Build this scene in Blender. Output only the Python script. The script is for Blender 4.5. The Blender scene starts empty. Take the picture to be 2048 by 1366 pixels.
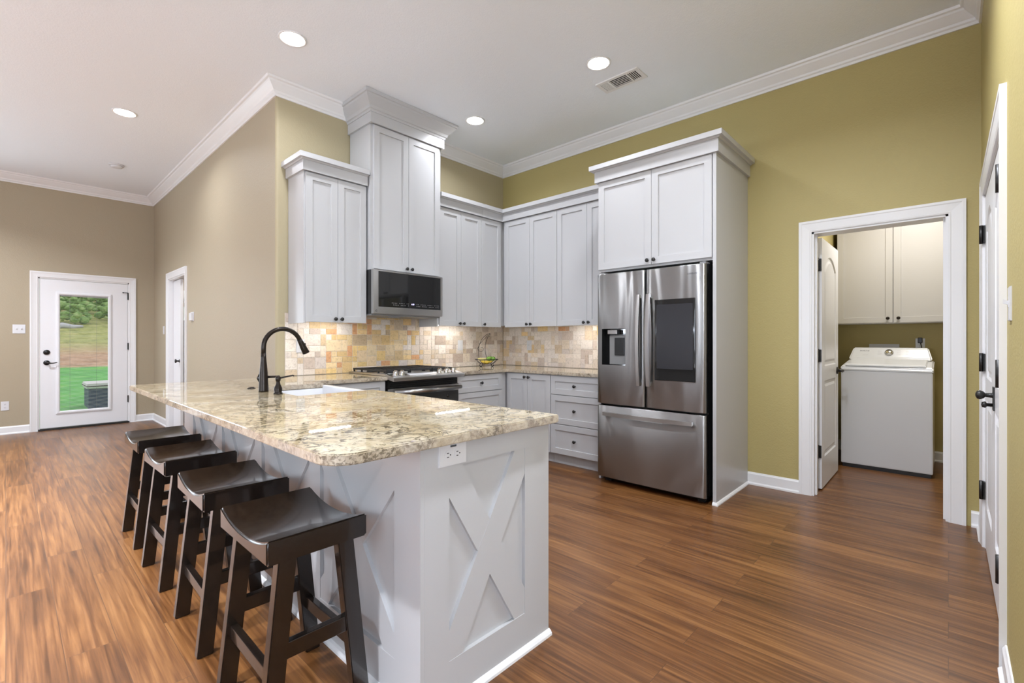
import bpy, bmesh, math, random
from mathutils import Vector, Matrix
from math import sin, cos, pi, radians, sqrt

S = bpy.context.scene
COL = S.collection
random.seed(7)

# ------------------------------------------------------------------ camera, world, lights, exposure
H = 1.2                                   # camera height; X runs along the range wall, Y along the fridge wall
cam = bpy.data.cameras.new('camera')
cam.sensor_width = 36.0
cam.lens = 940.0 / 2048.0 * 36.0
cam.shift_y = -1.5 / 2048.0
cam.clip_start = 0.02
co = bpy.data.objects.new('camera', cam)
COL.objects.link(co)
co.location = (0, 0, H)
co.rotation_euler = (radians(90), 0, 0.7483 - radians(90))
S.camera = co

S.view_settings.view_transform = 'Standard'
S.view_settings.look = 'None'
S.view_settings.gamma = 1.0
S.view_settings.use_curve_mapping = False
S.view_settings.exposure = 0.88

w = bpy.data.worlds.new('sky')
S.world = w
w.use_nodes = True
nt = w.node_tree
bg = nt.nodes['Background']
sky = nt.nodes.new('ShaderNodeTexSky')
sky.sky_type = 'HOSEK_WILKIE'
sky.sun_direction = (-0.55, -0.35, 0.75)
sky.turbidity = 4.0
mixw = nt.nodes.new('ShaderNodeMixRGB')
mixw.inputs[0].default_value = 0.75
mixw.inputs[2].default_value = (1.0, 1.0, 1.0, 1)
nt.links.new(sky.outputs[0], mixw.inputs[1])
nt.links.new(mixw.outputs[0], bg.inputs[0])
bg.inputs[1].default_value = 0.85

def area(name, loc, direction, sx, sy, power, color=(1, 1, 1), spread=pi, shape='RECTANGLE'):
    l = bpy.data.lights.new(name, 'AREA')
    l.shape = shape
    l.size = sx
    if shape == 'RECTANGLE':
        l.size_y = sy
    l.energy = power
    l.color = color
    l.spread = spread
    o = bpy.data.objects.new(name, l)
    COL.objects.link(o)
    o.location = loc
    o.rotation_euler = Vector(direction).to_track_quat('-Z', 'Y').to_euler()
    return o

# daylight area lamps; unseen windows placed for their light (openings in wall_left and wall_rear)
DAY = (0.86, 0.96, 1.11)
WIN_LEFT = [(-1.2, 0.0), (0.5, 1.7), (2.2, 3.4), (4.25, 4.33), (5.12, 5.22), (6.15, 6.27), (7.3, 7.4)]     # Y ranges in the wall X=-4, the last four narrow ones added for streaks on the refrigerator
for a, b in WIN_LEFT:
    area('window_fill_lamp', (-4.08, (a + b) / 2, 1.45), (1, 0, 0.85), 1.7, b - a, (22 if b - a > 0.5 else 420) * (b - a), DAY)
WIN_REAR = [(-2.9, -1.7), (-1.0, 0.2)]                               # unseen windows added for frontal light, X ranges in the wall Y=-3.5
for a, b in WIN_REAR:
    area('window_fill_lamp', ((a + b) / 2, -3.58, 1.45), (0, 1, 0.85), b - a, 1.7, 46, DAY)
WIN_FAR = [(-3.3, -2.1), (-1.75, -0.55)]                             # X ranges in the wall Y=8.835, left of the picture, added to light the pantry wall
for a, b in WIN_FAR:
    area('window_fill_lamp', ((a + b) / 2, 8.915, 1.45), (0, -1, 0.3), b - a, 1.7, 22, DAY)
CAN_KITCHEN, FILL_FRONT, CAN_FILL_LIVING = 6.0, 18.0, 34.0
CAN_COLOR = (0.93, 0.97, 1.07)
# unseen ceiling lamps: one continues the kitchen row, front and living ones added for light
for x, y, p, beam in ((1.388, 1.99, CAN_KITCHEN, 150), (1.388, 0.57, FILL_FRONT, 150), (2.35, 0.57, FILL_FRONT, 150), (-0.9, 1.3, CAN_FILL_LIVING, 80), (-0.9, 2.9, CAN_FILL_LIVING, 80),
                      (-0.9, 4.3, CAN_FILL_LIVING, 80), (-0.9, 5.687, CAN_FILL_LIVING, 80), (-0.9, 7.2, CAN_FILL_LIVING * 1.2, 140), (-2.6, 2.9, CAN_FILL_LIVING, 100), (-2.6, 5.687, CAN_FILL_LIVING, 100)):
    area('can_and_fill_lamp', (x, y, 3.338), (0, 0, -1), 0.15, 0.15, p, CAN_COLOR, radians(beam), 'DISK')

# ------------------------------------------------------------------ constants of the room
Xw, Yr, Xl, Yf, Yd, ZC = 4.25, 4.10, 1.53, 8.835, -0.155, 3.35
ZT = 0.90                                  # worktop height
XL, YB = -4.0, -3.5                        # unseen living-room walls

# ------------------------------------------------------------------ materials
MATS = {}
def mat(name, color=(0.8, 0.8, 0.8), rough=0.5, metal=0.0, **kw):
    m = bpy.data.materials.new(name)
    m.use_nodes = True
    b = m.node_tree.nodes['Principled BSDF']
    b.inputs['Base Color'].default_value = (*color, 1)
    b.inputs['Roughness'].default_value = rough
    b.inputs['Metallic'].default_value = metal
    for k, v in kw.items():
        b.inputs[k.replace('_', ' ')].default_value = v
    MATS[name] = m
    return m

class G:
    """small helper to wire nodes"""
    def __init__(s, m):
        s.t = m.node_tree
        s.b = s.t.nodes['Principled BSDF']
    def n(s, typ, ins=None, **props):
        nd = s.t.nodes.new(typ)
        for k, v in props.items():
            setattr(nd, k, v)
        for k, v in (ins or {}).items():
            if hasattr(v, 'links') or isinstance(v, bpy.types.NodeSocket):
                s.t.links.new(v, nd.inputs[k])
            else:
                nd.inputs[k].default_value = v
        return nd
    def link(s, a, b):
        s.t.links.new(a, b)
    def pos(s, scale=(1, 1, 1), rot=(0, 0, 0)):
        g = s.n('ShaderNodeNewGeometry')
        mp = s.n('ShaderNodeMapping', {'Vector': g.outputs['Position'], 'Scale': scale, 'Rotation': rot})
        return mp.outputs[0]
    def noise(s, vec, scale, detail=2, rough=0.5, dist=0.0):
        return s.n('ShaderNodeTexNoise', {'Vector': vec, 'Scale': scale, 'Detail': detail, 'Roughness': rough, 'Distortion': dist}).outputs[0]
    def ramp(s, fac, stops):
        r = s.n('ShaderNodeValToRGB', {'Fac': fac})
        e = r.color_ramp.elements
        while len(e) < len(stops):
            e.new(0.5)
        for i, (p, c) in enumerate(stops):
            e[i].position = p
            e[i].color = (*c, 1) if len(c) == 3 else c
        return r.outputs[0]
    def mix(s, fac, a, b, mode='MIX'):
        m = s.n('ShaderNodeMixRGB', blend_type=mode)
        for i, v in enumerate((fac, a, b)):
            if isinstance(v, bpy.types.NodeSocket):
                s.t.links.new(v, m.inputs[i])
            elif i == 0:
                m.inputs[i].default_value = v
            else:
                m.inputs[i].default_value = (*v, 1)
        return m.outputs[0]
    def math(s, op, a, b=0.0):
        m = s.n('ShaderNodeMath', operation=op)
        for i, v in enumerate((a, b)):
            if isinstance(v, bpy.types.NodeSocket):
                s.t.links.new(v, m.inputs[i])
            else:
                m.inputs[i].default_value = v
        return m.outputs[0]
    def bump(s, h, strength, dist):
        bp = s.n('ShaderNodeBump', {'Height': h, 'Strength': strength, 'Distance': dist})
        s.link(bp.outputs[0], s.b.inputs['Normal'])

mat('cabinet_white', (0.505, 0.508, 0.514), 0.32)
mat('trim_white', (0.80, 0.80, 0.80), 0.35)
mat('door_white', (0.80, 0.805, 0.82), 0.35)
mat('laundry_white', (0.52, 0.505, 0.475), 0.4)
mat('plastic_white', (0.68, 0.68, 0.69), 0.3)
mat('washer_white', (0.66, 0.67, 0.68), 0.22)
mat('porcelain', (0.80, 0.81, 0.83), 0.12)
mat('black_metal', (0.012, 0.011, 0.010), 0.38)
mat('bronze', (0.022, 0.016, 0.012), 0.28, 0.6)
mat('black_plastic', (0.010, 0.010, 0.010), 0.35)
mat('slot_dark', (0.02, 0.02, 0.02), 0.6)
mat('black_glass', (0.012, 0.012, 0.012), 0.05)
mat('oven_glass', (0.055, 0.055, 0.053), 0.25, 0.5)
mat('screen_glass', (0.030, 0.030, 0.034), 0.22, Specular_IOR_Level=0.25)
mat('cast_iron', (0.015, 0.015, 0.015), 0.55)
mat('chrome', (0.62, 0.61, 0.59), 0.16, 1.0)
mat('grey_plastic', (0.22, 0.22, 0.22), 0.4)
mat('logo_grey', (0.10, 0.10, 0.11), 0.4)
mat('panel_grey', (0.55, 0.55, 0.56), 0.35)
mat('cavity_shade', (0.004, 0.004, 0.004), 0.8)  # black in place of the shade inside vent openings
mat('mark_grey', (0.30, 0.30, 0.30), 0.5)
mat('dark_brown_wood', (0.035, 0.022, 0.016), 0.4)
mat('lamp_teal', (0.62, 0.76, 0.72), 0.5)
mat('brass', (0.5, 0.36, 0.14), 0.3, 1.0)
mat('banana_yellow', (0.72, 0.50, 0.06), 0.45)
mat('banana_pale', (0.75, 0.66, 0.25), 0.45)
mat('apple_green', (0.18, 0.36, 0.05), 0.3)
mat('leaf_dark', (0.03, 0.07, 0.02), 0.5)
mat('wicker_navy', (0.014, 0.042, 0.095), 0.6)
mat('cushion_pale', (0.62, 0.60, 0.62), 0.8)
mat('cushion_piping', (0.06, 0.03, 0.03), 0.8)
mat('log_grey', (0.50, 0.50, 0.55), 0.8)
mat('blind_white', (0.5, 0.51, 0.51), 0.5)
mat('sticker', (0.06, 0.07, 0.08), 0.5)

def emis(name, color, strength):
    m = mat(name, color, 0.5)
    b = m.node_tree.nodes['Principled BSDF']
    b.inputs['Emission Color'].default_value = (*color, 1)
    b.inputs['Emission Strength'].default_value = strength
emis('can_glow', (1.0, 0.97, 0.92), 14.0)
emis('strip_glow', (1.0, 0.97, 0.95), 50.0)
emis('clock_blue', (0.62, 0.58, 1.0), 1.4)

def wall_paint(name, color):
    m = mat(name, color, 0.55)
    g = G(m)
    p = g.pos()
    n = g.noise(p, 95, 3, 0.55)
    n2 = g.noise(p, 28, 2, 0.5)
    h = g.math('ADD', n, g.math('MULTIPLY', n2, 0.6))
    g.bump(h, 0.35, 0.004)
wall_paint('paint_olive', (0.44, 0.366, 0.148))
wall_paint('paint_olive_tan_lit', (0.43, 0.370, 0.235))  # olive paint shifted toward tan, the light on this wall put into colour
wall_paint('paint_tan_lit', (0.405, 0.342, 0.238))  # same wall paint, its tanner look under other light put into the colour
wall_paint('paint_pale', (0.80, 0.80, 0.80))
wall_paint('paint_grey', (0.50, 0.50, 0.50))
wall_paint('paint_ceiling', (0.86, 0.905, 0.955))

m = mat('glass', (1, 1, 1), 0.0, 0.0, Transmission_Weight=1.0, IOR=1.01)
m.node_tree.nodes['Principled BSDF'].inputs['Alpha'].default_value = 0.12

def stainless(name, col, rough, wav=0.0):
    m = mat(name, col, rough, 1.0, Anisotropic=1.0, Anisotropic_Rotation=0.25)
    g = G(m)
    tg = g.n('ShaderNodeTangent', direction_type='RADIAL', axis='Z')
    g.link(tg.outputs[0], g.b.inputs['Tangent'])
    if wav:
        pw = g.pos(scale=(5.0, 5.0, 0.7))
        nw = g.noise(pw, 1.0, 1, 0.4, 0.6)
        g.bump(nw, wav, 0.02)
stainless('stainless', (0.34, 0.34, 0.337), 0.31, 0.55)
stainless('stainless_light', (0.50, 0.498, 0.490), 0.28)

# dark espresso wood of the stools
m = mat('espresso', (0.02, 0.013, 0.010), 0.26, 0.0, Coat_Weight=0.5, Coat_Roughness=0.08)
g = G(m)
tc = g.n('ShaderNodeTexCoord')
mp = g.n('ShaderNodeMapping', {'Vector': tc.outputs['Object'], 'Scale': (90, 6, 60)})
n = g.noise(mp.outputs[0], 1.0, 6, 0.6, 0.3)
g.link(g.ramp(n, [(0.3, (0.003, 0.002, 0.0015)), (0.7, (0.014, 0.008, 0.005))]), g.b.inputs['Base Color'])
g.bump(n, 0.18, 0.002)

# granite
m = mat('granite', (0.7, 0.6, 0.45), 0.025, 0.0, Specular_IOR_Level=0.6)
g = G(m)
p = g.pos()
pw = g.n('ShaderNodeVectorMath', {0: p}, operation='ADD')
wn = g.n('ShaderNodeTexNoise', {'Vector': p, 'Scale': 3.0, 'Detail': 3})
sc = g.n('ShaderNodeVectorMath', {0: wn.outputs[1]}, operation='SCALE'); sc.inputs['Scale'].default_value = 0.11
g.link(sc.outputs[0], pw.inputs[1])
v = pw.outputs[0]
base = g.ramp(g.noise(v, 5.5, 6, 0.62), [(0.28, (0.36, 0.275, 0.16)), (0.43, (0.48, 0.395, 0.245)), (0.57, (0.56, 0.49, 0.345)), (0.74, (0.60, 0.545, 0.455))])
greyn = g.ramp(g.noise(v, 26, 7, 0.68, 0.4), [(0.50, (0, 0, 0)), (0.63, (1, 1, 1))])
c = g.mix(g.math('MULTIPLY', greyn, 0.62), base, (0.22, 0.165, 0.095))
region = g.ramp(g.noise(p, 2.3, 3, 0.6, 0.6), [(0.42, (0.10, 0.10, 0.10)), (0.60, (1, 1, 1))])
vein = g.ramp(g.noise(v, 22, 8, 0.72, 0.6), [(0.52, (0, 0, 0)), (0.575, (1, 1, 1))])
c = g.mix(g.math('MULTIPLY', g.math('MULTIPLY', vein, region), 0.92), c, (0.075, 0.052, 0.024))
ridge = g.math('ABSOLUTE', g.math('SUBTRACT', g.noise(v, 10, 7, 0.66, 0.9), 0.5))
line = g.ramp(ridge, [(0.006, (1, 1, 1)), (0.034, (0, 0, 0))])
lmask = g.ramp(g.noise(p, 4.0, 3, 0.6), [(0.40, (0.1, 0.1, 0.1)), (0.58, (1, 1, 1))])
c = g.mix(g.math('MULTIPLY', g.math('MULTIPLY', line, lmask), 0.88), c, (0.10, 0.072, 0.034))
vo = g.n('ShaderNodeTexVoronoi', {'Vector': v, 'Scale': 85.0})
sp = g.ramp(vo.outputs['Distance'], [(0.10, (1, 1, 1)), (0.22, (0, 0, 0))])
spm = g.ramp(g.noise(p, 9, 3, 0.6), [(0.50, (0, 0, 0)), (0.60, (1, 1, 1))])
c = g.mix(g.math('MULTIPLY', g.math('MULTIPLY', sp, spm), 0.8), c, (0.06, 0.045, 0.03))
# sawn edges show the crystals: darker specks where the face is not horizontal
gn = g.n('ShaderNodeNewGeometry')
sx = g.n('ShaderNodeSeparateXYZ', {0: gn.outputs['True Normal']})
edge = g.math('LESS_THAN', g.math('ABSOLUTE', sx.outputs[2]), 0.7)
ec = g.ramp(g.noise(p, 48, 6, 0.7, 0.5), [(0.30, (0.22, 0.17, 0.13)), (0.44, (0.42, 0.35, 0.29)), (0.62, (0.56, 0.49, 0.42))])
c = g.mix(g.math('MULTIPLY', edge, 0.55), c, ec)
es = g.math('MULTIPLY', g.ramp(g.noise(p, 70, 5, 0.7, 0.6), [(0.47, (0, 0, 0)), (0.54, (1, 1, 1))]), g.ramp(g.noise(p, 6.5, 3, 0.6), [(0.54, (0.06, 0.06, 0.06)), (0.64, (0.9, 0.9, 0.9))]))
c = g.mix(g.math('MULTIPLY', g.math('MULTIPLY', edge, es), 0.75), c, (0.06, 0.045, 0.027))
g.link(c, g.b.inputs['Base Color'])

# plank floor
m = mat('plank_floor', (0.2, 0.1, 0.05), 0.33)
g = G(m)
geo = g.n('ShaderNodeNewGeometry')
sep = g.n('ShaderNodeSeparateXYZ', {0: geo.outputs['Position']})
uv = g.n('ShaderNodeCombineXYZ', {0: sep.outputs[1], 1: sep.outputs[0]})
br = g.n('ShaderNodeTexBrick', {'Vector': uv.outputs[0], 'Color1': (0, 0, 0, 1), 'Color2': (1, 1, 1, 1), 'Mortar': (0.5, 0.5, 0.5, 1),
                               'Scale': 1.0, 'Mortar Size': 0.0011, 'Mortar Smooth': 0.1, 'Bias': 0.0, 'Brick Width': 1.22, 'Row Height': 0.152})
br.offset = 0.37
br.offset_frequency = 2
tone = g.n('ShaderNodeSeparateColor', {0: br.outputs['Color']}).outputs[0]
gv = g.n('ShaderNodeCombineXYZ', {0: g.math('MULTIPLY', sep.outputs[1], 2.0), 1: g.math('MULTIPLY', sep.outputs[0], 62.0), 2: g.math('MULTIPLY', tone, 17.0)})
n1 = g.noise(gv.outputs[0], 1.0, 7, 0.60, 0.45)
gv2 = g.n('ShaderNodeCombineXYZ', {0: g.math('MULTIPLY', sep.outputs[1], 1.3), 1: g.math('MULTIPLY', sep.outputs[0], 17.0), 2: g.math('MULTIPLY', tone, 31.0)})
n2 = g.noise(gv2.outputs[0], 1.0, 4, 0.55, 0.8)
f = g.math('ADD', g.math('MULTIPLY', n1, 0.60), g.math('MULTIPLY', n2, 0.40))
f = g.math('ADD', f, g.math('MULTIPLY', g.math('SUBTRACT', tone, 0.5), 0.10))
c = g.ramp(f, [(0.34, (0.058, 0.021, 0.005)), (0.46, (0.118, 0.045, 0.012)), (0.55, (0.175, 0.073, 0.021)), (0.70, (0.28, 0.130, 0.042))])
c = g.mix(g.math('MULTIPLY', br.outputs['Fac'], 0.7), c, (0.04, 0.018, 0.008))
g.link(c, g.b.inputs['Base Color'])
rr = g.math('ADD', g.math('MULTIPLY', n1, 0.16), 0.26)
g.link(rr, g.b.inputs['Roughness'])
hb = g.math('SUBTRACT', g.math('MULTIPLY', n1, 0.3), g.math('MULTIPLY', br.outputs['Fac'], 1.0))
g.bump(hb, 0.25, 0.002)

# tumbled stone tile: each tile carries its own colour attribute
m = mat('stone_tile', (0.6, 0.5, 0.4), 0.55)
g = G(m)
at = g.n('ShaderNodeAttribute', attribute_name='tile')
p = g.pos()
n = g.noise(p, 60, 5, 0.65, 0.6)
c = g.mix(0.35, at.outputs['Color'], g.ramp(n, [(0.32, (0.34, 0.24, 0.15)), (0.5, (1, 1, 1)), (0.7, (1.12, 1.08, 1.0))]), 'MULTIPLY')
g.link(c, g.b.inputs['Base Color'])
g.bump(n, 0.3, 0.003)
mat('grout', (0.70, 0.63, 0.55), 0.8)

# outdoors
m = mat('grass', (0.1, 0.2, 0.05), 0.9)
g = G(m)
p = g.pos()
sp = g.n('ShaderNodeSeparateXYZ', {0: p})
n = g.noise(p, 1.3, 6, 0.7)
lawn = g.ramp(n, [(0.3, (0.05, 0.24, 0.04)), (0.5, (0.10, 0.40, 0.07)), (0.7, (0.24, 0.48, 0.10))])
dry = g.ramp(n, [(0.3, (0.26, 0.15, 0.08)), (0.5, (0.48, 0.30, 0.19)), (0.7, (0.62, 0.44, 0.33))])
scrub = g.ramp(g.noise(p, 2.2, 6, 0.75), [(0.3, (0.14, 0.16, 0.05)), (0.5, (0.34, 0.36, 0.11)), (0.7, (0.50, 0.44, 0.22))])
yw = g.math('ADD', sp.outputs[1], g.math('MULTIPLY', n, 2.0))
f1 = g.ramp(g.math('DIVIDE', yw, 60.0), [(22.3 / 60, (0, 0, 0)), (22.9 / 60, (1, 1, 1))])
f2 = g.ramp(g.math('DIVIDE', yw, 60.0), [(24.5 / 60, (0, 0, 0)), (27.0 / 60, (1, 1, 1))])
g.link(g.mix(f2, g.mix(f1, lawn, dry), scrub), g.b.inputs['Base Color'])
m = mat('undergrowth', (0.1, 0.2, 0.05), 0.9)
g = G(m)
g.link(g.ramp(g.noise(g.pos(), 5, 6, 0.8), [(0.3, (0.06, 0.12, 0.04)), (0.5, (0.20, 0.34, 0.10)), (0.62, (0.36, 0.46, 0.20)), (0.75, (0.40, 0.36, 0.26))]), g.b.inputs['Base Color'])

# ------------------------------------------------------------------ mesh helpers
class MB:
    """collects shapes of one mesh object"""
    def __init__(s):
        s.v, s.f, s.sm = [], [], []
    def add(s, vs, fs, smooth=False):
        o = len(s.v)
        s.v += [Vector(q) for q in vs]
        s.f += [[i + o for i in f] for f in fs]
        s.sm += [smooth] * len(fs)
        return s
    def box(s, x0, x1, y0, y1, z0, z1, b=0.0):
        x0, x1 = min(x0, x1), max(x0, x1); y0, y1 = min(y0, y1), max(y0, y1); z0, z1 = min(z0, z1), max(z0, z1)
        if b <= 0:
            vs = [(x, y, z) for x in (x0, x1) for y in (y0, y1) for z in (z0, z1)]
            return s.add(vs, [(0, 1, 3, 2), (4, 6, 7, 5), (0, 4, 5, 1), (2, 3, 7, 6), (0, 2, 6, 4), (1, 5, 7, 3)])
        bm = bmesh.new()
        bmesh.ops.create_cube(bm, size=1.0)
        for q in bm.verts:
            q.co = Vector(((x0 + x1) / 2 + q.co.x * (x1 - x0), (y0 + y1) / 2 + q.co.y * (y1 - y0), (z0 + z1) / 2 + q.co.z * (z1 - z0)))
        b = min(b, 0.49 * min(x1 - x0, y1 - y0, z1 - z0))
        bmesh.ops.bevel(bm, geom=bm.edges[:], offset=b, segments=2, affect='EDGES', profile=0.7)
        return s.bm(bm)
    def bm(s, bm, smooth=False):
        bm.verts.ensure_lookup_table()
        bm.verts.index_update()
        s.add([q.co.copy() for q in bm.verts], [[q.index for q in f.verts] for f in bm.faces], smooth)
        bm.free()
        return s
    def prism(s, pts, off):
        """polygon (3-D points) pushed along off"""
        n = len(pts); off = Vector(off)
        vs = [Vector(p) for p in pts] + [Vector(p) + off for p in pts]
        fs = [list(range(n))[::-1], list(range(n, 2 * n))]
        for i in range(n):
            j = (i + 1) % n
            fs.append([i, j, n + j, n + i])
        return s.add(vs, fs)
    def lathe(s, prof, origin, axis=(0, 0, 1), n=24, smooth=True):
        """prof: list of (radius, height along axis)"""
        a = Vector(axis).normalized()
        u = a.orthogonal().normalized(); w_ = a.cross(u)
        o = Vector(origin)
        vs, fs = [], []
        for r, h in prof:
            for k in range(n):
                t = 2 * pi * k / n
                vs.append(o + a * h + (u * cos(t) + w_ * sin(t)) * max(r, 1e-5))
        for i in range(len(prof) - 1):
            for k in range(n):
                k2 = (k + 1) % n
                fs.append([i * n + k, i * n + k2, (i + 1) * n + k2, (i + 1) * n + k])
        fs.append(list(range(n))[::-1]); fs.append([(len(prof) - 1) * n + k for k in range(n)])
        return s.add(vs, fs, smooth)
    def tube(s, pts, r, n=10, smooth=True):
        pts = [Vector(p) for p in pts]
        rs = r if isinstance(r, (list, tuple)) else [r] * len(pts)
        vs, fs = [], []
        u = None
        for i, p in enumerate(pts):
            d = (pts[min(i + 1, len(pts) - 1)] - pts[max(i - 1, 0)]).normalized()
            if u is None:
                u = d.orthogonal().normalized()
            else:
                u = (u - d * u.dot(d))
                u = u.normalized() if u.length > 1e-6 else d.orthogonal().normalized()
            w_ = d.cross(u)
            for k in range(n):
                t = 2 * pi * k / n
                vs.append(p + (u * cos(t) + w_ * sin(t)) * rs[i])
        for i in range(len(pts) - 1):
            for k in range(n):
                k2 = (k + 1) % n
                fs.append([i * n + k, i * n + k2, (i + 1) * n + k2, (i + 1) * n + k])
        fs.append(list(range(n))[::-1]); fs.append([(len(pts) - 1) * n + k for k in range(n)])
        return s.add(vs, fs, smooth)
    def sphere(s, c, r, sx=1, sy=1, sz=1, n=2):
        bm = bmesh.new()
        bmesh.ops.create_icosphere(bm, subdivisions=n, radius=r)
        for q in bm.verts:
            q.co = Vector((q.co.x * sx, q.co.y * sy, q.co.z * sz)) + Vector(c)
        return s.bm(bm, True)
    def sweep(s, path, prof, side, closed=False):
        """mitred sweep of a profile [(outward, z)] along an XY path; outward is to the left (side=1) or right (-1)"""
        n = len(path); P = [Vector((p[0], p[1])) for p in path]
        rows = []
        for i in range(n):
            dirs = []
            if i > 0 or closed:
                dirs.append((P[i] - P[i - 1]).normalized())
            if i < n - 1 or closed:
                dirs.append((P[(i + 1) % n] - P[i]).normalized())
            nor = [Vector((-d.y, d.x)) * side for d in dirs]
            m_ = nor[0] if len(nor) == 1 else (nor[0] + nor[1]) / (1 + nor[0].dot(nor[1]))
            rows.append([(P[i].x + m_.x * a, P[i].y + m_.y * a, z) for a, z in prof])
        k = len(prof)
        vs = [q for r in rows for q in r]
        fs = []
        for i in range(n if closed else n - 1):
            j = (i + 1) % n
            for a in range(k):
                b2 = (a + 1) % k
                fs.append([i * k + a, j * k + a, j * k + b2, i * k + b2])
        if not closed:
            fs.append(list(range(k))); fs.append([(n - 1) * k + a for a in range(k)][::-1])
        return s.add(vs, fs)
    def build(s, name, material, parent=None, label=None, loc=None, recalc=True):
        me = bpy.data.meshes.new(name)
        o = bpy.data.objects.new(name, me)
        off = Vector((0, 0, 0))
        q = parent
        while q is not None:
            off += q.location; q = q.parent
        if loc is not None:
            o.location = Vector(loc) - off
            off = Vector(loc)
        me.from_pydata([tuple(q - off) for q in s.v], [], s.f)
        me.polygons.foreach_set('use_smooth', s.sm)
        if recalc:
            bm = bmesh.new(); bm.from_mesh(me)
            bmesh.ops.recalc_face_normals(bm, faces=bm.faces[:])
            bm.to_mesh(me); bm.free()
        me.update()
        me.materials.append(MATS[material])
        COL.objects.link(o)
        if parent is not None:
            o.parent = parent
        if label:
            o['label'] = label
        return o

def tag(o, label, cat, group=None, kind=None):
    if label: o['label'] = label
    if cat: o['category'] = cat
    if group: o['group'] = group
    if kind: o['kind'] = kind
    return o
def thing(name, loc, label, cat, group=None):
    o = bpy.data.objects.new(name, None)
    o.empty_display_size = 0.1
    COL.objects.link(o)
    o.location = loc
    return tag(o, label, cat, group)
def struct(name, mb, material, label=None):
    o = mb.build(name, material)
    o['kind'] = 'structure'
    if label: o['label'] = label
    return o
def struct_root(name, loc, label):
    o = bpy.data.objects.new(name, None)
    COL.objects.link(o); o.location = loc
    o['kind'] = 'structure'; o['label'] = label
    return o
def copy_tree(o, parent=None):
    c = o.copy()
    COL.objects.link(c)
    c.parent = parent
    for ch in list(o.children):
        copy_tree(ch, c)
    return c

def text_mb(txt, size, origin, u, n, depth=0.0008, align='CENTER', squash=1.0):
    """flat raised lettering: u = reading direction, n = outward normal"""
    cu = bpy.data.curves.new('lettering', 'FONT')
    cu.body = txt; cu.size = size; cu.align_x = align; cu.align_y = 'CENTER'; cu.extrude = depth / 2
    to = bpy.data.objects.new('lettering', cu)
    COL.objects.link(to)
    dg = bpy.context.evaluated_depsgraph_get()
    me = to.evaluated_get(dg).to_mesh()
    u = Vector(u).normalized(); n = Vector(n).normalized(); v = n.cross(u)
    mb = MB()
    mb.add([Vector(origin) + u * q.co.x * squash + v * q.co.y + n * (q.co.z + depth / 2) for q in me.vertices], [list(p.vertices) for p in me.polygons])
    to.evaluated_get(dg).to_mesh_clear()
    bpy.data.objects.remove(to); bpy.data.curves.remove(cu)
    return mb

def shaker(mb, o, u, n, wd, ht, st=0.057, rec=0.010, th=0.020, top=None, ch=0.0015):
    """shaker front: o = lower corner on the back plane, u = width direction, n = outward"""
    o = Vector(o); u = Vector(u); n = Vector(n); z = Vector((0, 0, 1))
    top = st if top is None else top
    def P(a, b, c): return o + u * a + z * b + n * c
    loops = []
    def rect(a0, a1, b0, b1, c): loops.append([P(a0, b0, c), P(a1, b0, c), P(a1, b1, c), P(a0, b1, c)])
    g_ = 0.0012
    rect(g_, wd - g_, g_, ht - g_, 0)
    rect(g_, wd - g_, g_, ht - g_, th - ch)
    rect(g_ + ch, wd - g_ - ch, g_ + ch, ht - g_ - ch, th)
    rect(st, wd - st, st, ht - top, th)
    rect(st + 0.002, wd - st - 0.002, st + 0.002, ht - top - 0.002, th - rec)
    vs = [q for l in loops for q in l]
    fs = [[3, 2, 1, 0]]
    for i in range(len(loops) - 1):
        for k in range(4):
            k2 = (k + 1) % 4
            fs.append([i * 4 + k, i * 4 + k2, i * 4 + 4 + k2, i * 4 + 4 + k])
    b = (len(loops) - 1) * 4
    fs.append([b, b + 1, b + 2, b + 3])
    mb.add(vs, fs)
def knob(parent, p, n, material='black_metal', r=0.0155):
    mb = MB()
    mb.lathe([(0.008, 0), (0.006, 0.004), (0.0055, 0.013), (r * 0.8, 0.017), (r, 0.022), (r, 0.026), (r * 0.72, 0.030), (0.0, 0.031)], p, n, 18)
    return mb.build('knob', material, parent)
def front(parent, name, o, u, n, wd, ht, knobs, material='cabinet_white', st=0.057, kmat='black_metal'):
    mb = MB()
    shaker(mb, o, u, n, wd, ht, st)
    d = mb.build(name, material, parent)
    for a, b in knobs:
        knob(d, Vector(o) + Vector(u) * a + Vector((0, 0, b)) + Vector(n) * 0.019, n, kmat)
    return d

def clip(poly, a, b, c):
    """keep a*x+b*y<=c"""
    out = []
    for i in range(len(poly)):
        p, q = poly[i], poly[(i + 1) % len(poly)]
        dp, dq = a * p[0] + b * p[1] - c, a * q[0] + b * q[1] - c
        if dp <= 0: out.append(p)
        if (dp < 0 < dq) or (dq < 0 < dp):
            t = dp / (dp - dq)
            out.append((p[0] + t * (q[0] - p[0]), p[1] + t * (q[1] - p[1])))
    return out

# ------------------------------------------------------------------ room shell
mb = MB().box(XL - 0.2, 6.6, YB - 0.2, Yf + 0.14, -0.12, 0.0)
struct('floor', mb, 'plank_floor', 'brown wood plank floor running toward the glazed door')
mb = MB().box(XL - 0.2, 6.6, YB - 0.2, Yf + 0.2, ZC, ZC + 0.15)
struct('ceiling', mb, 'paint_ceiling', 'flat pale grey ceiling')

LY0, LY1, LZ = 0.0, 0.775, 2.04            # laundry opening in the fridge wall
mb = MB()
mb.box(Xw, Xw + 0.15, LY1, 4.25, 0, ZC); mb.box(Xw, Xw + 0.15, Yd - 0.15, LY0, 0, ZC); mb.box(Xw, Xw + 0.15, LY0, LY1, LZ, ZC)
struct('wall_right', mb, 'paint_olive', 'olive wall behind the refrigerator with the laundry opening')
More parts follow.
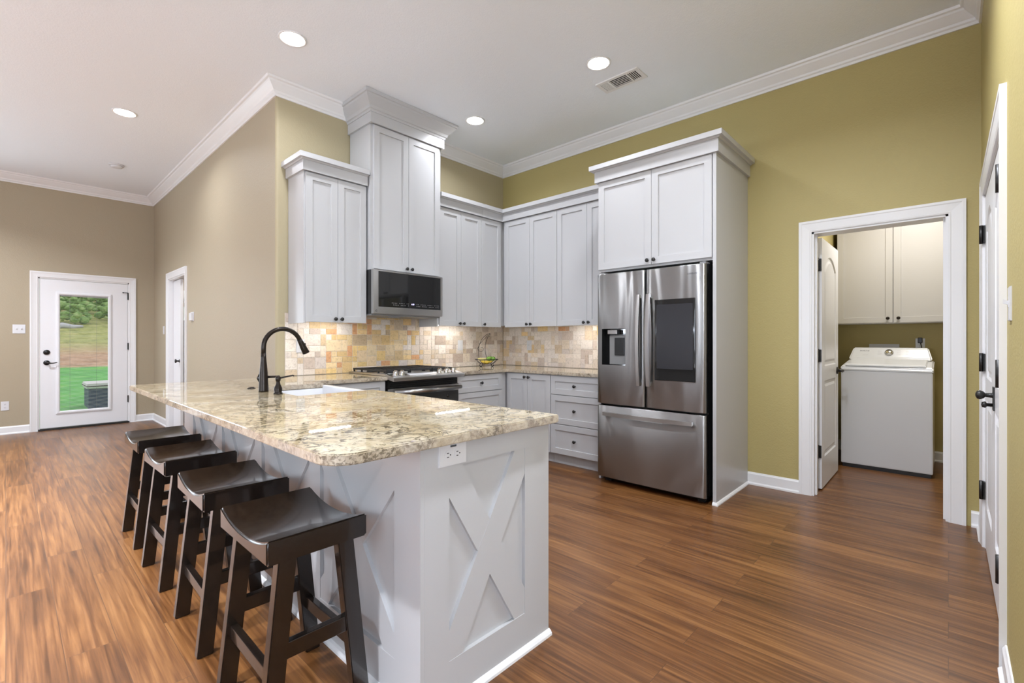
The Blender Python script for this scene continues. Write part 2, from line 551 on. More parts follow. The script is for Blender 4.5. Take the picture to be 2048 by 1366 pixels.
# range wall with its bullnose outer corner
mb = MB()
rb = 0.022
arc = [(Xl + rb - rb * cos(t), Yr + rb - rb * sin(t)) for t in [pi / 2 * k / 6 for k in range(7)]]
pts = arc + [(Xw, Yr), (Xw, Yr + 0.15), (Xl + 0.12, Yr + 0.15), (Xl + 0.12, Yr + rb)]
mb.prism([(x, y, 0) for x, y in pts], (0, 0, ZC))
struct('wall_back', mb, 'paint_olive_tan_lit', 'olive wall above the range')
D2a, D2b, D2z = 7.0, 7.875, 2.045          # opening in the long wall
mb = MB()
mb.box(Xl, Xl + 0.12, Yr + rb, D2a, 0, ZC); mb.box(Xl, Xl + 0.12, D2b, Yf, 0, ZC); mb.box(Xl, Xl + 0.12, D2a, D2b, D2z, ZC)
struct('wall_side', mb, 'paint_tan_lit', 'long tan wall running to the far corner')
EX0, EX1, EZ = 0.290, 1.235, 2.045         # exterior door opening
mb = MB()
xs = [XL] + [q for p in WIN_FAR for q in p] + [EX0]
for i in range(0, len(xs), 2):
    mb.box(xs[i], xs[i + 1], Yf, Yf + 0.15, 0, ZC)
for a, b in WIN_FAR:
    mb.box(a, b, Yf, Yf + 0.15, 0, 0.6); mb.box(a, b, Yf, Yf + 0.15, 2.3, ZC)
mb.box(EX1, 4.6, Yf, Yf + 0.15, 0, ZC); mb.box(EX0, EX1, Yf, Yf + 0.15, EZ, ZC)
struct('wall_far', mb, 'paint_tan_lit', 'tan far wall with the glazed exterior door')
PX0, PX1, PZ = 2.545, 3.865, 2.045         # pantry doors
mb = MB()
mb.box(1.0, PX0, Yd - 0.15, Yd, 0, ZC); mb.box(PX1, Xw, Yd - 0.15, Yd, 0, ZC); mb.box(PX0, PX1, Yd - 0.15, Yd, PZ, ZC)
mb.box(PX0, PX1, Yd - 0.15, Yd - 0.11, 0, PZ)
struct('wall_front', mb, 'paint_olive', 'olive wall beside the camera with the pantry doors')
mb = MB().box(1.0, 1.15, YB, Yd - 0.15, 0, ZC)
struct('wall_hall', mb, 'paint_pale', 'unseen side wall of the living room')
# unseen walls that carry windows placed for the light they give
mb = MB()
ys = [YB] + [q for p in WIN_LEFT for q in p] + [Yf]
for i in range(0, len(ys), 2):
    mb.box(XL - 0.15, XL, ys[i], ys[i + 1], 0, ZC)
for a, b in WIN_LEFT:
    mb.box(XL - 0.15, XL, a, b, 0, 0.6); mb.box(XL - 0.15, XL, a, b, 2.3, ZC)
struct('wall_left', mb, 'paint_grey', 'unseen living room wall with windows placed for light')
mb = MB()
xs = [XL] + [q for p in WIN_REAR for q in p] + [1.15]
for i in range(0, len(xs), 2):
    mb.box(xs[i], xs[i + 1], YB - 0.15, YB, 0, ZC)
for a, b in WIN_REAR:
    mb.box(a, b, YB - 0.15, YB, 0, 0.6); mb.box(a, b, YB - 0.15, YB, 2.3, ZC)
struct('wall_rear', mb, 'paint_pale', 'unseen rear living room wall with windows added for light')
# frames and panes of those windows
def window_frame(n, P, a, b, z0, z1):
    root = struct_root('window_%d' % n, P((a + b) / 2, 0.0, z0), 'unseen white framed living room window placed for its light')
    mb = MB()
    def bar(u0, u1, v0, v1, t0=0.02, t1=0.06):
        q = [P(u0, t0, v0), P(u1, t0, v0), P(u1, t0, v1), P(u0, t0, v1)]
        mb.prism(q, Vector(P(u0, t1, v0)) - Vector(q[0]))
    f_ = min(0.045, (b - a) * 0.12)
    bar(a, a + f_, z0, z1); bar(b - f_, b, z0, z1); bar(a + f_, b - f_, z0, z0 + 0.045); bar(a + f_, b - f_, z1 - 0.045, z1)
    if b - a > 0.5: bar(a + f_, b - f_, (z0 + z1) / 2 - 0.018, (z0 + z1) / 2 + 0.018)
    mb.build('window_frame', 'trim_white', root)
    mb = MB(); q = [P(a, 0.125, z0), P(b, 0.125, z0), P(b, 0.125, z1), P(a, 0.125, z1)]
    mb.prism(q, Vector(P(a, 0.13, z0)) - Vector(q[0]))
    mb.build('pane', 'glass', root)
for i, (a, b) in enumerate(WIN_LEFT): window_frame(1 + i, lambda u, t, z: (XL - t, u, z), a, b, 0.6, 2.3)
for i, (a, b) in enumerate(WIN_REAR): window_frame(11 + i, lambda u, t, z: (u, YB - t, z), a, b, 0.6, 2.3)
for i, (a, b) in enumerate(WIN_FAR): window_frame(21 + i, lambda u, t, z: (u, Yf + t, z), a, b, 0.6, 2.3)
# laundry room shell
LX = 6.28
mb = MB().box(LX, LX + 0.1, -0.7, 1.0, 0, 2.9)
struct('wall_laundry_back', mb, 'paint_olive', 'olive wall behind the washing machine')
mb = MB().box(Xw + 0.15, LX, 0.90, 1.0, 0, 2.9)
struct('wall_laundry_left', mb, 'paint_olive', 'olive laundry wall behind the open door')
mb = MB().box(Xw + 0.15, LX, -0.7, -0.6, 0, 2.9)
struct('wall_laundry_right', mb, 'paint_olive', 'unseen right laundry wall')
mb = MB().box(Xw + 0.15, LX, -0.6, 0.9, 2.75, 2.9)
struct('ceiling_laundry', mb, 'paint_ceiling', 'laundry ceiling')
area('laundry_lamp', (5.3, 0.2, 2.70), (0, 0, -1), 0.35, 0.35, 12, (1.0, 0.96, 0.93))
# room behind the long wall
mb = MB().box(3.4, 3.5, Yr + 0.15, Yf, 0, ZC)
struct('wall_bedroom', mb, 'paint_tan_lit', 'tan wall of the room behind the narrow doorway')
area('bedroom_lamp', (2.5, 7.0, 3.2), (0, 0, -1), 0.5, 0.5, 28, (1.0, 0.95, 0.88))

# crown moulding (mitred)
CP = [(0, 3.235), (0.012, 3.235), (0.016, 3.250), (0.026, 3.258), (0.030, 3.272), (0.052, 3.292), (0.078, 3.318), (0.084, 3.330), (0.098, 3.335), (0.104, ZC), (0, ZC)]
struct('trim_1', MB().sweep([(2.185, Yr), (Xl, Yr), (Xl, Yf), (XL, Yf)], CP, 1), 'trim_white', 'white crown moulding along the long tan wall')
struct('trim_2', MB().sweep([(1.0, Yd), (Xw, Yd), (Xw, Yr), (2.96, Yr)], CP, 1), 'trim_white', 'white crown moulding above the refrigerator wall')
# baseboards
BP = [(0, 0), (0.024, 0), (0.024, 0.012), (0.013, 0.022), (0.013, 0.088), (0.008, 0.096), (0.005, 0.103), (0, 0.103)]
struct('baseboard_right', MB().sweep([(Xw, 0.858), (Xw, 1.236)], BP, 1), 'trim_white')
struct('baseboard_corner', MB().sweep([(PX1 + 0.088, Yd), (Xw, Yd), (Xw, -0.108)], BP, 1), 'trim_white')
struct('baseboard_front', MB().sweep([(1.0, Yd), (PX0 - 0.092, Yd)], BP, 1), 'trim_white')
struct('baseboard_far_left', MB().sweep([(EX0 - 0.078, Yf), (XL, Yf)], BP, 1), 'trim_white')
struct('baseboard_far_corner', MB().sweep([(Xl, D2b + 0.085), (Xl, Yf), (EX1 + 0.06, Yf)], BP, 1), 'trim_white')
struct('baseboard_side', MB().sweep([(Xl, 4.12), (Xl, D2a - 0.09)], BP, 1), 'trim_white')
struct('baseboard_laundry', MB().sweep([(LX, -0.6), (LX, 0.9)], BP, 1), 'trim_white')

def casing(parent, o, u, n, x0, x1, z1, wd=0.085, name='casing'):
    """mitred door casing: opening x0..x1 along u from o, outward n"""
    o = Vector(o); u = Vector(u); n = Vector(n); z = Vector((0, 0, 1))
    prof = [(0, 0), (0, 0.010), (0.010, 0.013), (0.014, 0.011), (0.040, 0.014), (wd - 0.022, 0.017), (wd - 0.016, 0.020), (wd, 0.020), (wd, 0)]
    mb = MB(); rows = []
    for a, b, sx, sz in ((x0, 0, -1, 0), (x0, z1, -1, 1), (x1, z1, 1, 1), (x1, 0, 1, 0)):
        rows.append([o + u * (a + sx * w_) + z * (b + sz * w_) + n * t for w_, t in prof])
    k = len(prof)
    fs = []
    for i in range(3):
        for a in range(k):
            b2 = (a + 1) % k
            fs.append([i * k + a, i * k + k + a, i * k + k + b2, i * k + b2])
    fs.append(list(range(k))); fs.append([3 * k + a for a in range(k)])
    mb.add([q for r in rows for q in r], fs)
    return mb.build(name, 'trim_white', parent)

def arch_panel_door(mb, o, u, n, wd, ht, th=0.035):
    """two panel roman-arch door slab with raised panels on both faces"""
    o = Vector(o); u = Vector(u); n = Vector(n); z = Vector((0, 0, 1))
    P = lambda a, b, c: o + u * a + z * b + n * c
    st = 0.115 if wd > 0.5 else 0.085
    def arch(a0, a1, b0, b1, rise, inset, k=12):
        a0 += inset; a1 -= inset; b0 += inset; b1 -= inset
        pts = [(a0, b0), (a1, b0)]
        if rise:
            for i in range(k + 1):
                t = i / k
                pts.append((a1 + (a0 - a1) * t, b1 - rise + rise * (1 - (2 * t - 1) ** 2)))
        else:
            pts += [(a1, b1), (a0, b1)]
        return pts
    panels = [arch(st, wd - st, 0.24, 0.86, 0, 0), arch(st, wd - st, 0.98, ht - 0.115, 0.10, 0)]
    for side in (0, 1):
        base = th if side else 0.0
        s_ = 1 if side else -1
        # face with the two openings, filled by triangulation
        bm = bmesh.new()
        def loop(pts):
            vs = [bm.verts.new(P(a, b, base)) for a, b in pts]
            return [bm.edges.new((vs[i], vs[(i + 1) % len(vs)])) for i in range(len(vs))]
        ed = loop([(0, 0), (wd, 0), (wd, ht), (0, ht)])
        for q in panels: ed += loop(q)
        bmesh.ops.triangle_fill(bm, use_beauty=True, use_dissolve=False, edges=ed)
        mb.bm(bm)
        for i, q in enumerate(panels):
            rise = 0.10 if i else 0
            b0, b1 = (0.98, ht - 0.115) if i else (0.24, 0.86)
            ls = [(q, base)]
            for ins, dz in ((0.010, -0.009), (0.030, -0.009), (0.050, -0.002)):
                ls.append((arch(st, wd - st, b0, b1, rise, ins), base + s_ * dz))
            vs = [P(a, b, c) for l, c in ls for a, b in l]
            k = len(q); fs = []
            for j in range(len(ls) - 1):
                for m_ in range(k):
                    m2 = (m_ + 1) % k
                    fs.append([j * k + m_, j * k + m2, j * k + k + m2, j * k + k + m_])
            fs.append([(len(ls) - 1) * k + m_ for m_ in range(k)])
            mb.add(vs, fs)
    c = [P(0, 0, 0), P(wd, 0, 0), P(wd, ht, 0), P(0, ht, 0), P(0, 0, th), P(wd, 0, th), P(wd, ht, th), P(0, ht, th)]
    mb.add(c, [(0, 1, 5, 4), (1, 2, 6, 5), (2, 3, 7, 6), (3, 0, 4, 7)])

def lever(parent, p, n, u, name='handle', ln=0.10):
    """lever set: rose, neck and a wavy lever; n outward, u = lever direction"""
    p = Vector(p); n = Vector(n); u = Vector(u)
    mb = MB()
    mb.lathe([(0.033, 0), (0.033, 0.006), (0.028, 0.011), (0.014, 0.013), (0.011, 0.045), (0.013, 0.05), (0.0, 0.055)], p, n, 20)
    z = Vector((0, 0, 1))
    pts = [p + n * 0.047 + u * (ln * t) + z * (-0.006 * sin(pi * t) * 1.4 + 0.004 * t) for t in [k / 8 for k in range(9)]]
    mb.tube(pts, [0.010, 0.010, 0.009, 0.008, 0.0075, 0.007, 0.0065, 0.006, 0.005], 10)
    return mb.build(name, 'black_metal', parent)

# ------------------------------------------------------------------ exterior door (door_1)
d1 = struct_root('door_1', (0.76, Yf, 0), 'white exterior door with a full glass panel')
casing(d1, (0, Yf, 0), (1, 0, 0), (0, -1, 0), EX0, EX1, EZ, 0.077)
mb = MB()
mb.box(EX0, EX0 + 0.016, Yf, Yf + 0.15, 0, EZ); mb.box(EX1 - 0.016, EX1, Yf, Yf + 0.15, 0, EZ); mb.box(EX0, EX1, Yf, Yf + 0.15, EZ - 0.016, EZ)
mb.build('jamb', 'trim_white', d1)
mb = MB().box(EX0, EX1, Yf - 0.02, Yf + 0.16, 0, 0.022)
mb.build('threshold', 'black_metal', d1)
GX0, GX1, GZ0, GZ1 = 0.496, 1.003, 0.242, 1.827
DX0, DX1 = 0.309, 1.216
mb = MB()
y0, y1 = Yf + 0.004, Yf + 0.048
mb.box(DX0, GX0, y0, y1, 0.03, 2.025); mb.box(GX1, DX1, y0, y1, 0.03, 2.025); mb.box(GX0, GX1, y0, y1, 0.03, GZ0); mb.box(GX0, GX1, y0, y1, GZ1, 2.025)
slab = mb.build('slab', 'door_white', d1)
# moulded glass frame
mb = MB()
prof = [(0.036, 0), (0.036, 0.010), (0.026, 0.016), (0.010, 0.018), (0.0, 0.012), (-0.006, 0.0)]
loops = [[(GX0 - w_, GZ0 - w_, t), (GX1 + w_, GZ0 - w_, t), (GX1 + w_, GZ1 + w_, t), (GX0 - w_, GZ1 + w_, t)] for w_, t in prof]
vs = [(x, y0 - t, z) for l in loops for x, z, t in l]
fs = [[i * 4 + k, i * 4 + (k + 1) % 4, i * 4 + 4 + (k + 1) % 4, i * 4 + 4 + k] for i in range(len(loops) - 1) for k in range(4)]
mb.add(vs, fs)
mb.build('glass_frame', 'door_white', d1)
MB().box(GX0, GX1, y0 + 0.008, y0 + 0.012, GZ0, GZ1).build('pane', 'glass', d1)
mb = MB()
nb = 88
for i in range(nb):
    z = GZ0 + 0.015 + (GZ1 - GZ0 - 0.03) * i / (nb - 1)
    q0, q1 = y0 + 0.016, y0 + 0.028
    mb.add([(GX0 + 0.004, q0, z), (GX1 - 0.004, q0, z), (GX1 - 0.004, q1, z + 0.0018), (GX0 + 0.004, q1, z + 0.0018)], [(0, 1, 2, 3)])
mb.box(GX0 + 0.002, GX1 - 0.002, y0 + 0.014, y0 + 0.030, GZ1 - 0.02, GZ1)
mb.build('mini_blind', 'blind_white', d1)
mb = MB()
for x in (0.60, 0.875):
    mb.box(x, x + 0.0022, y0 + 0.0145, y0 + 0.0155, GZ0, GZ1)
mb.build('blind_cord', 'grey_plastic', d1)
for z in (1.80, 1.07, 0.30):
    MB().box(1.214, 1.228, Yf - 0.014, Yf + 0.004, z, z + 0.10, 0.003).build('hinge', 'black_metal', d1)
mb = MB().box(1.165, 1.222, Yf - 0.024, Yf - 0.016, 1.895, 1.905); mb.sphere((1.165, Yf - 0.02, 1.90), 0.010)
mb.build('door_stop', 'black_metal', d1)
mb = MB().lathe([(0.034, 0), (0.034, 0.008), (0.026, 0.014), (0.012, 0.016), (0.012, 0.024), (0, 0.026)], (0.372, y0, 1.045), (0, -1, 0), 20)
mb.build('deadbolt', 'black_metal', d1)
lever(d1, (0.372, y0, 0.905), (0, -1, 0), (1, 0, 0))

# outdoors, seen through the glass
mb = MB()
ys_ = [9.0, 11, 13, 16, 19, 22, 23, 24, 26, 28, 31, 34, 38, 43, 50]
def gz(x, y):
    b = -0.14
    if y > 12: b += 0.5 * min(1, (y - 12) / 10.0) ** 1.2
    if y > 22: b += (y - 22) * 0.19
    return b + 0.05 * sin(x * 0.7 + y) * (y > 14)
xs_ = [-22 + 2 * i for i in range(22)]
vs = [(x, y, gz(x, y)) for y in ys_ for x in xs_]
nx = len(xs_)
mb.add(vs, [[j * nx + i, j * nx + i + 1, (j + 1) * nx + i + 1, (j + 1) * nx + i] for j in range(len(ys_) - 1) for i in range(nx - 1)], True)
struct('ground', mb, 'grass', 'green lawn rising to a dry grassy bank outside the glass door')
mb = MB()
rs = random.Random(3)
for i in range(900):
    y = rs.uniform(30, 46); x = rs.uniform(-17, 8)
    for k in range(4):
        r = rs.uniform(0.06, 0.20)
        mb.sphere((x + rs.uniform(-.7, .7), y + rs.uniform(-.6, .6), gz(x, y) + rs.uniform(0.0, 0.9)), r, rs.uniform(0.7, 1.6), 1, rs.uniform(0.5, 1.3), 1)
u_ = mb.build('hillside_undergrowth', 'undergrowth')
tag(u_, 'green undergrowth on the bank seen through the glass door', 'undergrowth', kind='stuff')
mb = MB()
mb.tube([(1.45, 29.3, gz(1.45, 29.3) + 0.10), (1.75, 29.5, gz(1.75, 29.5) + 0.15), (2.1, 29.5, gz(2.1, 29.5) + 0.08), (2.45, 29.7, gz(2.45, 29.7) + 0.05)], [0.12, 0.13, 0.10, 0.05], 8)
lg = mb.build('fallen_log', 'log_grey')
tag(lg, 'weathered grey log lying on the grassy bank outside', 'log')
# patio ottoman
ot = thing('patio_ottoman', (1.25, 12.5, -0.10), 'dark navy wicker ottoman with a pale cushion outside the glass door', 'ottoman')
mb = MB().box(1.09, 2.05, 12.2, 12.95, -0.13, 0.26, 0.02)
mb.build('base', 'wicker_navy', ot)
MB().box(1.06, 2.08, 12.17, 12.98, 0.262, 0.37, 0.04).build('cushion', 'cushion_pale', ot)
MB().box(1.055, 2.085, 12.165, 12.985, 0.308, 0.322, 0.004).build('piping', 'cushion_piping', ot)

# ------------------------------------------------------------------ narrow doorway in the long wall (door_2)
d2 = struct_root('door_2', (Xl, 7.45, 0), 'white cased doorway in the long tan wall with its white door')
casing(d2, (Xl, 0, 0), (0, 1, 0), (-1, 0, 0), D2a, D2b, D2z, 0.082)
mb = MB()
mb.box(Xl, Xl + 0.12, D2a, D2a + 0.016, 0, D2z); mb.box(Xl, Xl + 0.12, D2b - 0.016, D2b, 0, D2z); mb.box(Xl, Xl + 0.12, D2a, D2b, D2z - 0.016, D2z)
mb.build('jamb', 'trim_white', d2)
mb = MB().box(Xl + 0.05, Xl + 0.085, 7.48, 7.855, 0.02, 2.02, 0.002)
mb.build('slab', 'door_white', d2)
mb = MB().lathe([(0.022, 0), (0.022, 0.005), (0.012, 0.008), (0.010, 0.030), (0.024, 0.036), (0.026, 0.050), (0.0, 0.055)], (Xl + 0.05, 7.53, 0.93), (-1, 0, 0), 16)
mb.build('handle', 'black_metal', d2)
dr = thing('tall_dresser', (2.0, 8.45, 0), 'dark brown dresser glimpsed through the narrow doorway', 'dresser')
MB().box(1.68, 2.4, 8.2, 8.7, 0.06, 1.50, 0.01).build('body', 'dark_brown_wood', dr)
for i in range(4):
    d = MB().box(1.70, 2.38, 8.182, 8.20, 0.10 + 0.35 * i, 0.43 + 0.35 * i, 0.004).build('drawer', 'dark_brown_wood', dr)
    MB().lathe([(0.012, 0), (0.008, 0.01), (0.014, 0.02), (0, 0.026)], (2.04, 8.182, 0.27 + 0.35 * i), (0, -1, 0), 10).build('knob', 'brass', d)
MB().box(1.70, 2.38, 8.22, 8.68, 0, 0.06).build('base', 'dark_brown_wood', dr)
lp = thing('table_lamp', (1.84, 8.42, 1.50), 'pale table lamp on the brown dresser behind the doorway', 'lamp')
MB().lathe([(0.08, 1.50), (0.08, 1.515), (0.02, 1.53), (0.05, 1.60), (0.05, 1.66), (0.012, 1.72), (0.012, 1.80), (0, 1.80)], (1.84, 8.42, 0), (0, 0, 1), 16).build('base', 'lamp_teal', lp)
MB().lathe([(0.10, 1.78), (0.07, 1.95), (0.069, 1.95), (0.098, 1.781)], (1.84, 8.42, 0), (0, 0, 1), 20).build('lamp_shade', 'plastic_white', lp)

# ------------------------------------------------------------------ laundry door (door_3) and pantry doors (door_4)
d3 = struct_root('door_3', (Xw, 0.39, 0), 'white laundry doorway with its arch-panelled door swung inward')
casing(d3, (Xw, 0, 0), (0, 1, 0), (-1, 0, 0), LY0, LY1, LZ, 0.085)
mb = MB()
mb.box(Xw, Xw + 0.15, LY0 - 0.0, LY0 + 0.014, 0, LZ); mb.box(Xw, Xw + 0.15, LY1 - 0.014, LY1, 0, LZ); mb.box(Xw, Xw + 0.15, LY0, LY1, LZ - 0.014, LZ)
mb.box(Xw + 0.045, Xw + 0.085, LY1 - 0.026, LY1 - 0.014, 0, LZ - 0.014); mb.box(Xw + 0.045, Xw + 0.085, LY0 + 0.014, LY0 + 0.026, 0, LZ - 0.014)
mb.build('jamb', 'trim_white', d3)
mb = MB()
arch_panel_door(mb, (4.45, 0.743, 0.012), (1, 0, 0), (0, 1, 0), 0.755, 2.015)
sl3 = mb.build('slab', 'door_white', d3)
for z in (1.76, 1.03, 0.26):
    mb = MB().box(4.436, 4.449, 0.744, 0.776, z, z + 0.10, 0.006)
    mb.lathe([(0.007, z - 0.004), (0.007, z + 0.104)], (4.432, 0.766, 0), (0, 0, 1), 10)
    mb.build('hinge', 'black_metal', d3)
lever(d3, (5.14, 0.743, 0.93), (0, -1, 0), (-1, 0, 0), ln=0.09)

d4 = struct_root('door_4', (3.2, Yd, 0), 'pair of white arch-panelled pantry doors at the right edge')
casing(d4, (0, Yd, 0), (1, 0, 0), (0, 1, 0), PX0, PX1, PZ, 0.088)
mb = MB()
mb.box(PX0, PX0 + 0.012, Yd - 0.10, Yd, 0, PZ); mb.box(PX1 - 0.012, PX1, Yd - 0.10, Yd, 0, PZ); mb.box(PX0, PX1, Yd - 0.10, Yd, PZ - 0.012, PZ)
mb.build('jamb', 'trim_white', d4)
xm = (PX0 + PX1) / 2
for a, b in ((PX0 + 0.014, xm - 0.002), (xm + 0.002, PX1 - 0.014)):
    mb = MB()
    arch_panel_door(mb, (a, Yd - 0.037, 0.012), (1, 0, 0), (0, 1, 0), b - a, 2.015)
    mb.build('slab', 'door_white', d4)
for x in (PX0 + 0.012, PX1 - 0.012):
    for z in (1.765, 1.025, 0.285):
        mb = MB().lathe([(0.0095, z - 0.003), (0.0095, z + 0.103)], (x, Yd + 0.0155, 0), (0, 0, 1), 12)
        mb.box(x - 0.018, x + 0.018, Yd - 0.001, Yd + 0.0065, z, z + 0.10)
        mb.build('hinge', 'black_metal', d4)
mb = MB()
p = Vector((3.13, Yd - 0.002, 0.93))
mb.box(p.x - 0.03, p.x + 0.03, p.y, p.y + 0.006, p.z - 0.055, p.z + 0.055, 0.003)
mb.lathe([(0.016, 0.004), (0.012, 0.008), (0.009, 0.030), (0.017, 0.036), (0.022, 0.048), (0.019, 0.058), (0.008, 0.063), (0, 0.064)], p + Vector((0, 0, 0.015)), (0, 1, 0), 14)
mb.lathe([(0.008, 0.004), (0.008, 0.025), (0.016, 0.03), (0.012, 0.042), (0, 0.044)], p + Vector((0, 0, -0.03)), (0, 1, 0), 12)
mb.build('handle', 'black_metal', d4)

# ------------------------------------------------------------------ kitchen cabinets
DOORY = 3.79                               # back plane of upper doors on the range wall (front at 3.77)
def cornice(parent, path, z0, side=1, material='cabinet_white', cap=0.05, h=0.13, butt=False):
    """frieze board and overhanging cap, mitred around the outside of a cabinet; butt = starts against a neighbour's cornice"""
    def cut(d):
        return [(path[0][0], path[0][1] - d)] + list(path[1:]) if butt else path
    MB().sweep(cut(0.020), [(0, z0), (0.020, z0), (0.020, z0 + h - cap + 0.004), (0, z0 + h - cap + 0.004)], side).build('frieze', material, parent)
    MB().sweep(cut(0.056), [(0, z0 + h - cap), (0.028, z0 + h - cap), (0.036, z0 + h - cap + 0.008), (0.056, z0 + h - cap + 0.010), (0.056, z0 + h), (0, z0 + h)], side).build('cornice_cap', material, parent)

UZ0, UZ1 = 1.345, 2.565
# left upper cabinet
c1 = thing('upper_cabinet', (1.9, 3.95, UZ0), 'white two-door wall cabinet left of the microwave, above the sink counter', 'cabinet')
MB().box(1.625, 2.171, DOORY, Yr - 0.0105, UZ0 + 0.03, UZ1 + 0.10).build('body', 'cabinet_white', c1)
for a, b, kx in ((1.634, 1.905, 0.243), (1.905, 2.170, 0.028)):
    front(c1, 'door', (a, DOORY, 1.352), (1, 0, 0), (0, -1, 0), b - a, UZ1 - 1.357, [(kx, 0.030)])
cornice(c1, [(1.625, Yr - 0.004), (1.625, DOORY - 0.018), (2.172, DOORY - 0.018)], UZ1, -1)
MB().box(1.625, 1.643, DOORY, Yr - 0.0105, UZ0, UZ0 + 0.03).build('side_rail', 'cabinet_white', c1)
# microwave cabinet, tall to the ceiling
c2 = thing('upper_cabinet', (2.57, 3.9, 1.83), 'tall white two-door cabinet reaching the ceiling above the microwave', 'cabinet')
MB().box(2.185, 2.962, 3.73, Yr - 0.0105, 1.83, 3.30).build('body', 'cabinet_white', c2)
for a, b, kx in ((2.207, 2.573, 0.338), (2.573, 2.938, 0.028)):
    front(c2, 'door', (a, 3.73, 1.837), (1, 0, 0), (0, -1, 0), b - a, 3.112 - 1.837, [(kx, 0.032)])
pth = [(2.185, Yr - 0.004), (2.185, 3.712), (2.962, 3.712), (2.962, Yr - 0.004)]
MB().sweep(pth, [(0, 3.115), (0.020, 3.115), (0.020, 3.215), (0, 3.215)], -1).build('frieze', 'cabinet_white', c2)
MB().sweep(pth, [(0, 3.205), (0.026, 3.205), (0.030, 3.222), (0.040, 3.228), (0.048, 3.25), (0.075, 3.28), (0.098, 3.305), (0.104, 3.318), (0.116, 3.322), (0.120, 3.348), (0, 3.348)], -1).build('crown_moulding', 'cabinet_white', c2)
# right uppers on the range wall
c3 = thing('upper_cabinet', (3.27, 3.95, UZ0), 'white two-door wall cabinet right of the microwave on the range wall', 'cabinet')
MB().box(2.966, 3.570, DOORY, Yr - 0.0105, UZ0 + 0.03, UZ1 + 0.10).build('body', 'cabinet_white', c3)
for a, b, kx in ((2.986, 3.272, 0.258), (3.272, 3.568, 0.028)):
    front(c3, 'door', (a, DOORY, 1.352), (1, 0, 0), (0, -1, 0), b - a, UZ1 - 1.357, [(kx, 0.030)])
cornice(c3, [(2.968, DOORY - 0.018), (3.570, DOORY - 0.018)], UZ1, -1)
MB().box(2.966, 2.984, DOORY, Yr - 0.0105, UZ0, UZ0 + 0.03).build('side_rail', 'cabinet_white', c3)
c4 = thing('upper_cabinet', (3.8, 3.95, UZ0), 'white single-door wall cabinet filling the corner of the two tiled walls', 'cabinet')
MB().box(3.572, Xw - 0.0105, DOORY, Yr - 0.0105, UZ0 + 0.03, UZ1 + 0.10).build('body', 'cabinet_white', c4)
front(c4, 'door', (3.570, DOORY, 1.352), (1, 0, 0), (0, -1, 0), 0.308, UZ1 - 1.357, [(0.030, 0.030)])
cornice(c4, [(3.572, DOORY - 0.018), (3.902, DOORY - 0.018)], UZ1, -1)
# uppers on the fridge wall: door back plane X=3.92
c5 = thing('upper_cabinet', (4.08, 3.37, UZ0), 'white two-door wall cabinet on the refrigerator wall next to the corner', 'cabinet')
MB().box(3.92, Xw - 0.0105, 2.986, 3.768, UZ0 + 0.03, UZ1 + 0.10).build('body', 'cabinet_white', c5)
for a, b, kx in ((3.735, 3.362, 0.345), (3.362, 2.986, 0.028)):
    front(c5, 'door', (3.92, a, 1.352), (0, -1, 0), (-1, 0, 0), a - b, UZ1 - 1.357, [(kx, 0.030)])
cornice(c5, [(3.902, 3.772), (3.902, 2.986)], UZ1, -1, butt=True)
c6 = thing('upper_cabinet', (4.08, 2.6, UZ0), 'white two-door wall cabinet partly hidden beside the refrigerator', 'cabinet')
MB().box(3.92, Xw - 0.0105, 2.247, 2.984, UZ0 + 0.03, UZ1 + 0.10).build('body', 'cabinet_white', c6)
for a, b, kx in ((2.984, 2.614, 0.342), (2.614, 2.249, 0.028)):
    front(c6, 'door', (3.92, a, 1.352), (0, -1, 0), (-1, 0, 0), a - b, UZ1 - 1.357, [(kx, 0.030)])
cornice(c6, [(3.902, 2.986), (3.902, 2.247)], UZ1, -1)
# refrigerator enclosure
c7 = thing('refrigerator_enclosure', (3.9, 1.74, 0), 'tall white cabinet enclosing the stainless refrigerator, with two doors above it', 'cabinet')
mb = MB()
mb.box(3.535, Xw - 0.002, 1.262, 2.222, 1.795, 2.668)
mb.build('body', 'cabinet_white', c7)
MB().box(3.515, Xw - 0.002, 1.237, 1.262, 0.0, 2.60, 0.002).build('side_panel', 'cabinet_white', c7)
MB().box(3.535, Xw - 0.002, 2.222, 2.244, 0.0, 2.60, 0.002).build('side_panel', 'cabinet_white', c7)
for a, b, kx in ((2.238, 1.743, 0.467), (1.743, 1.268, 0.028)):
    front(c7, 'door', (3.535, a, 1.812), (0, -1, 0), (-1, 0, 0), a - b, 2.572 - 1.812, [(kx, 0.034)])
cornice(c7, [(3.840, 2.244), (3.517, 2.244), (3.517, 1.237), (Xw - 0.004, 1.237)], 2.573, -1, cap=0.048, h=0.142)
MB().sweep([(3.515, 1.262), (3.515, 1.237), (Xw - 0.026, 1.237)], [(0, 0), (0.016, 0), (0.015, 0.008), (0.008, 0.018), (0, 0.022)], -1).build('shoe_moulding', 'trim_white', c7)

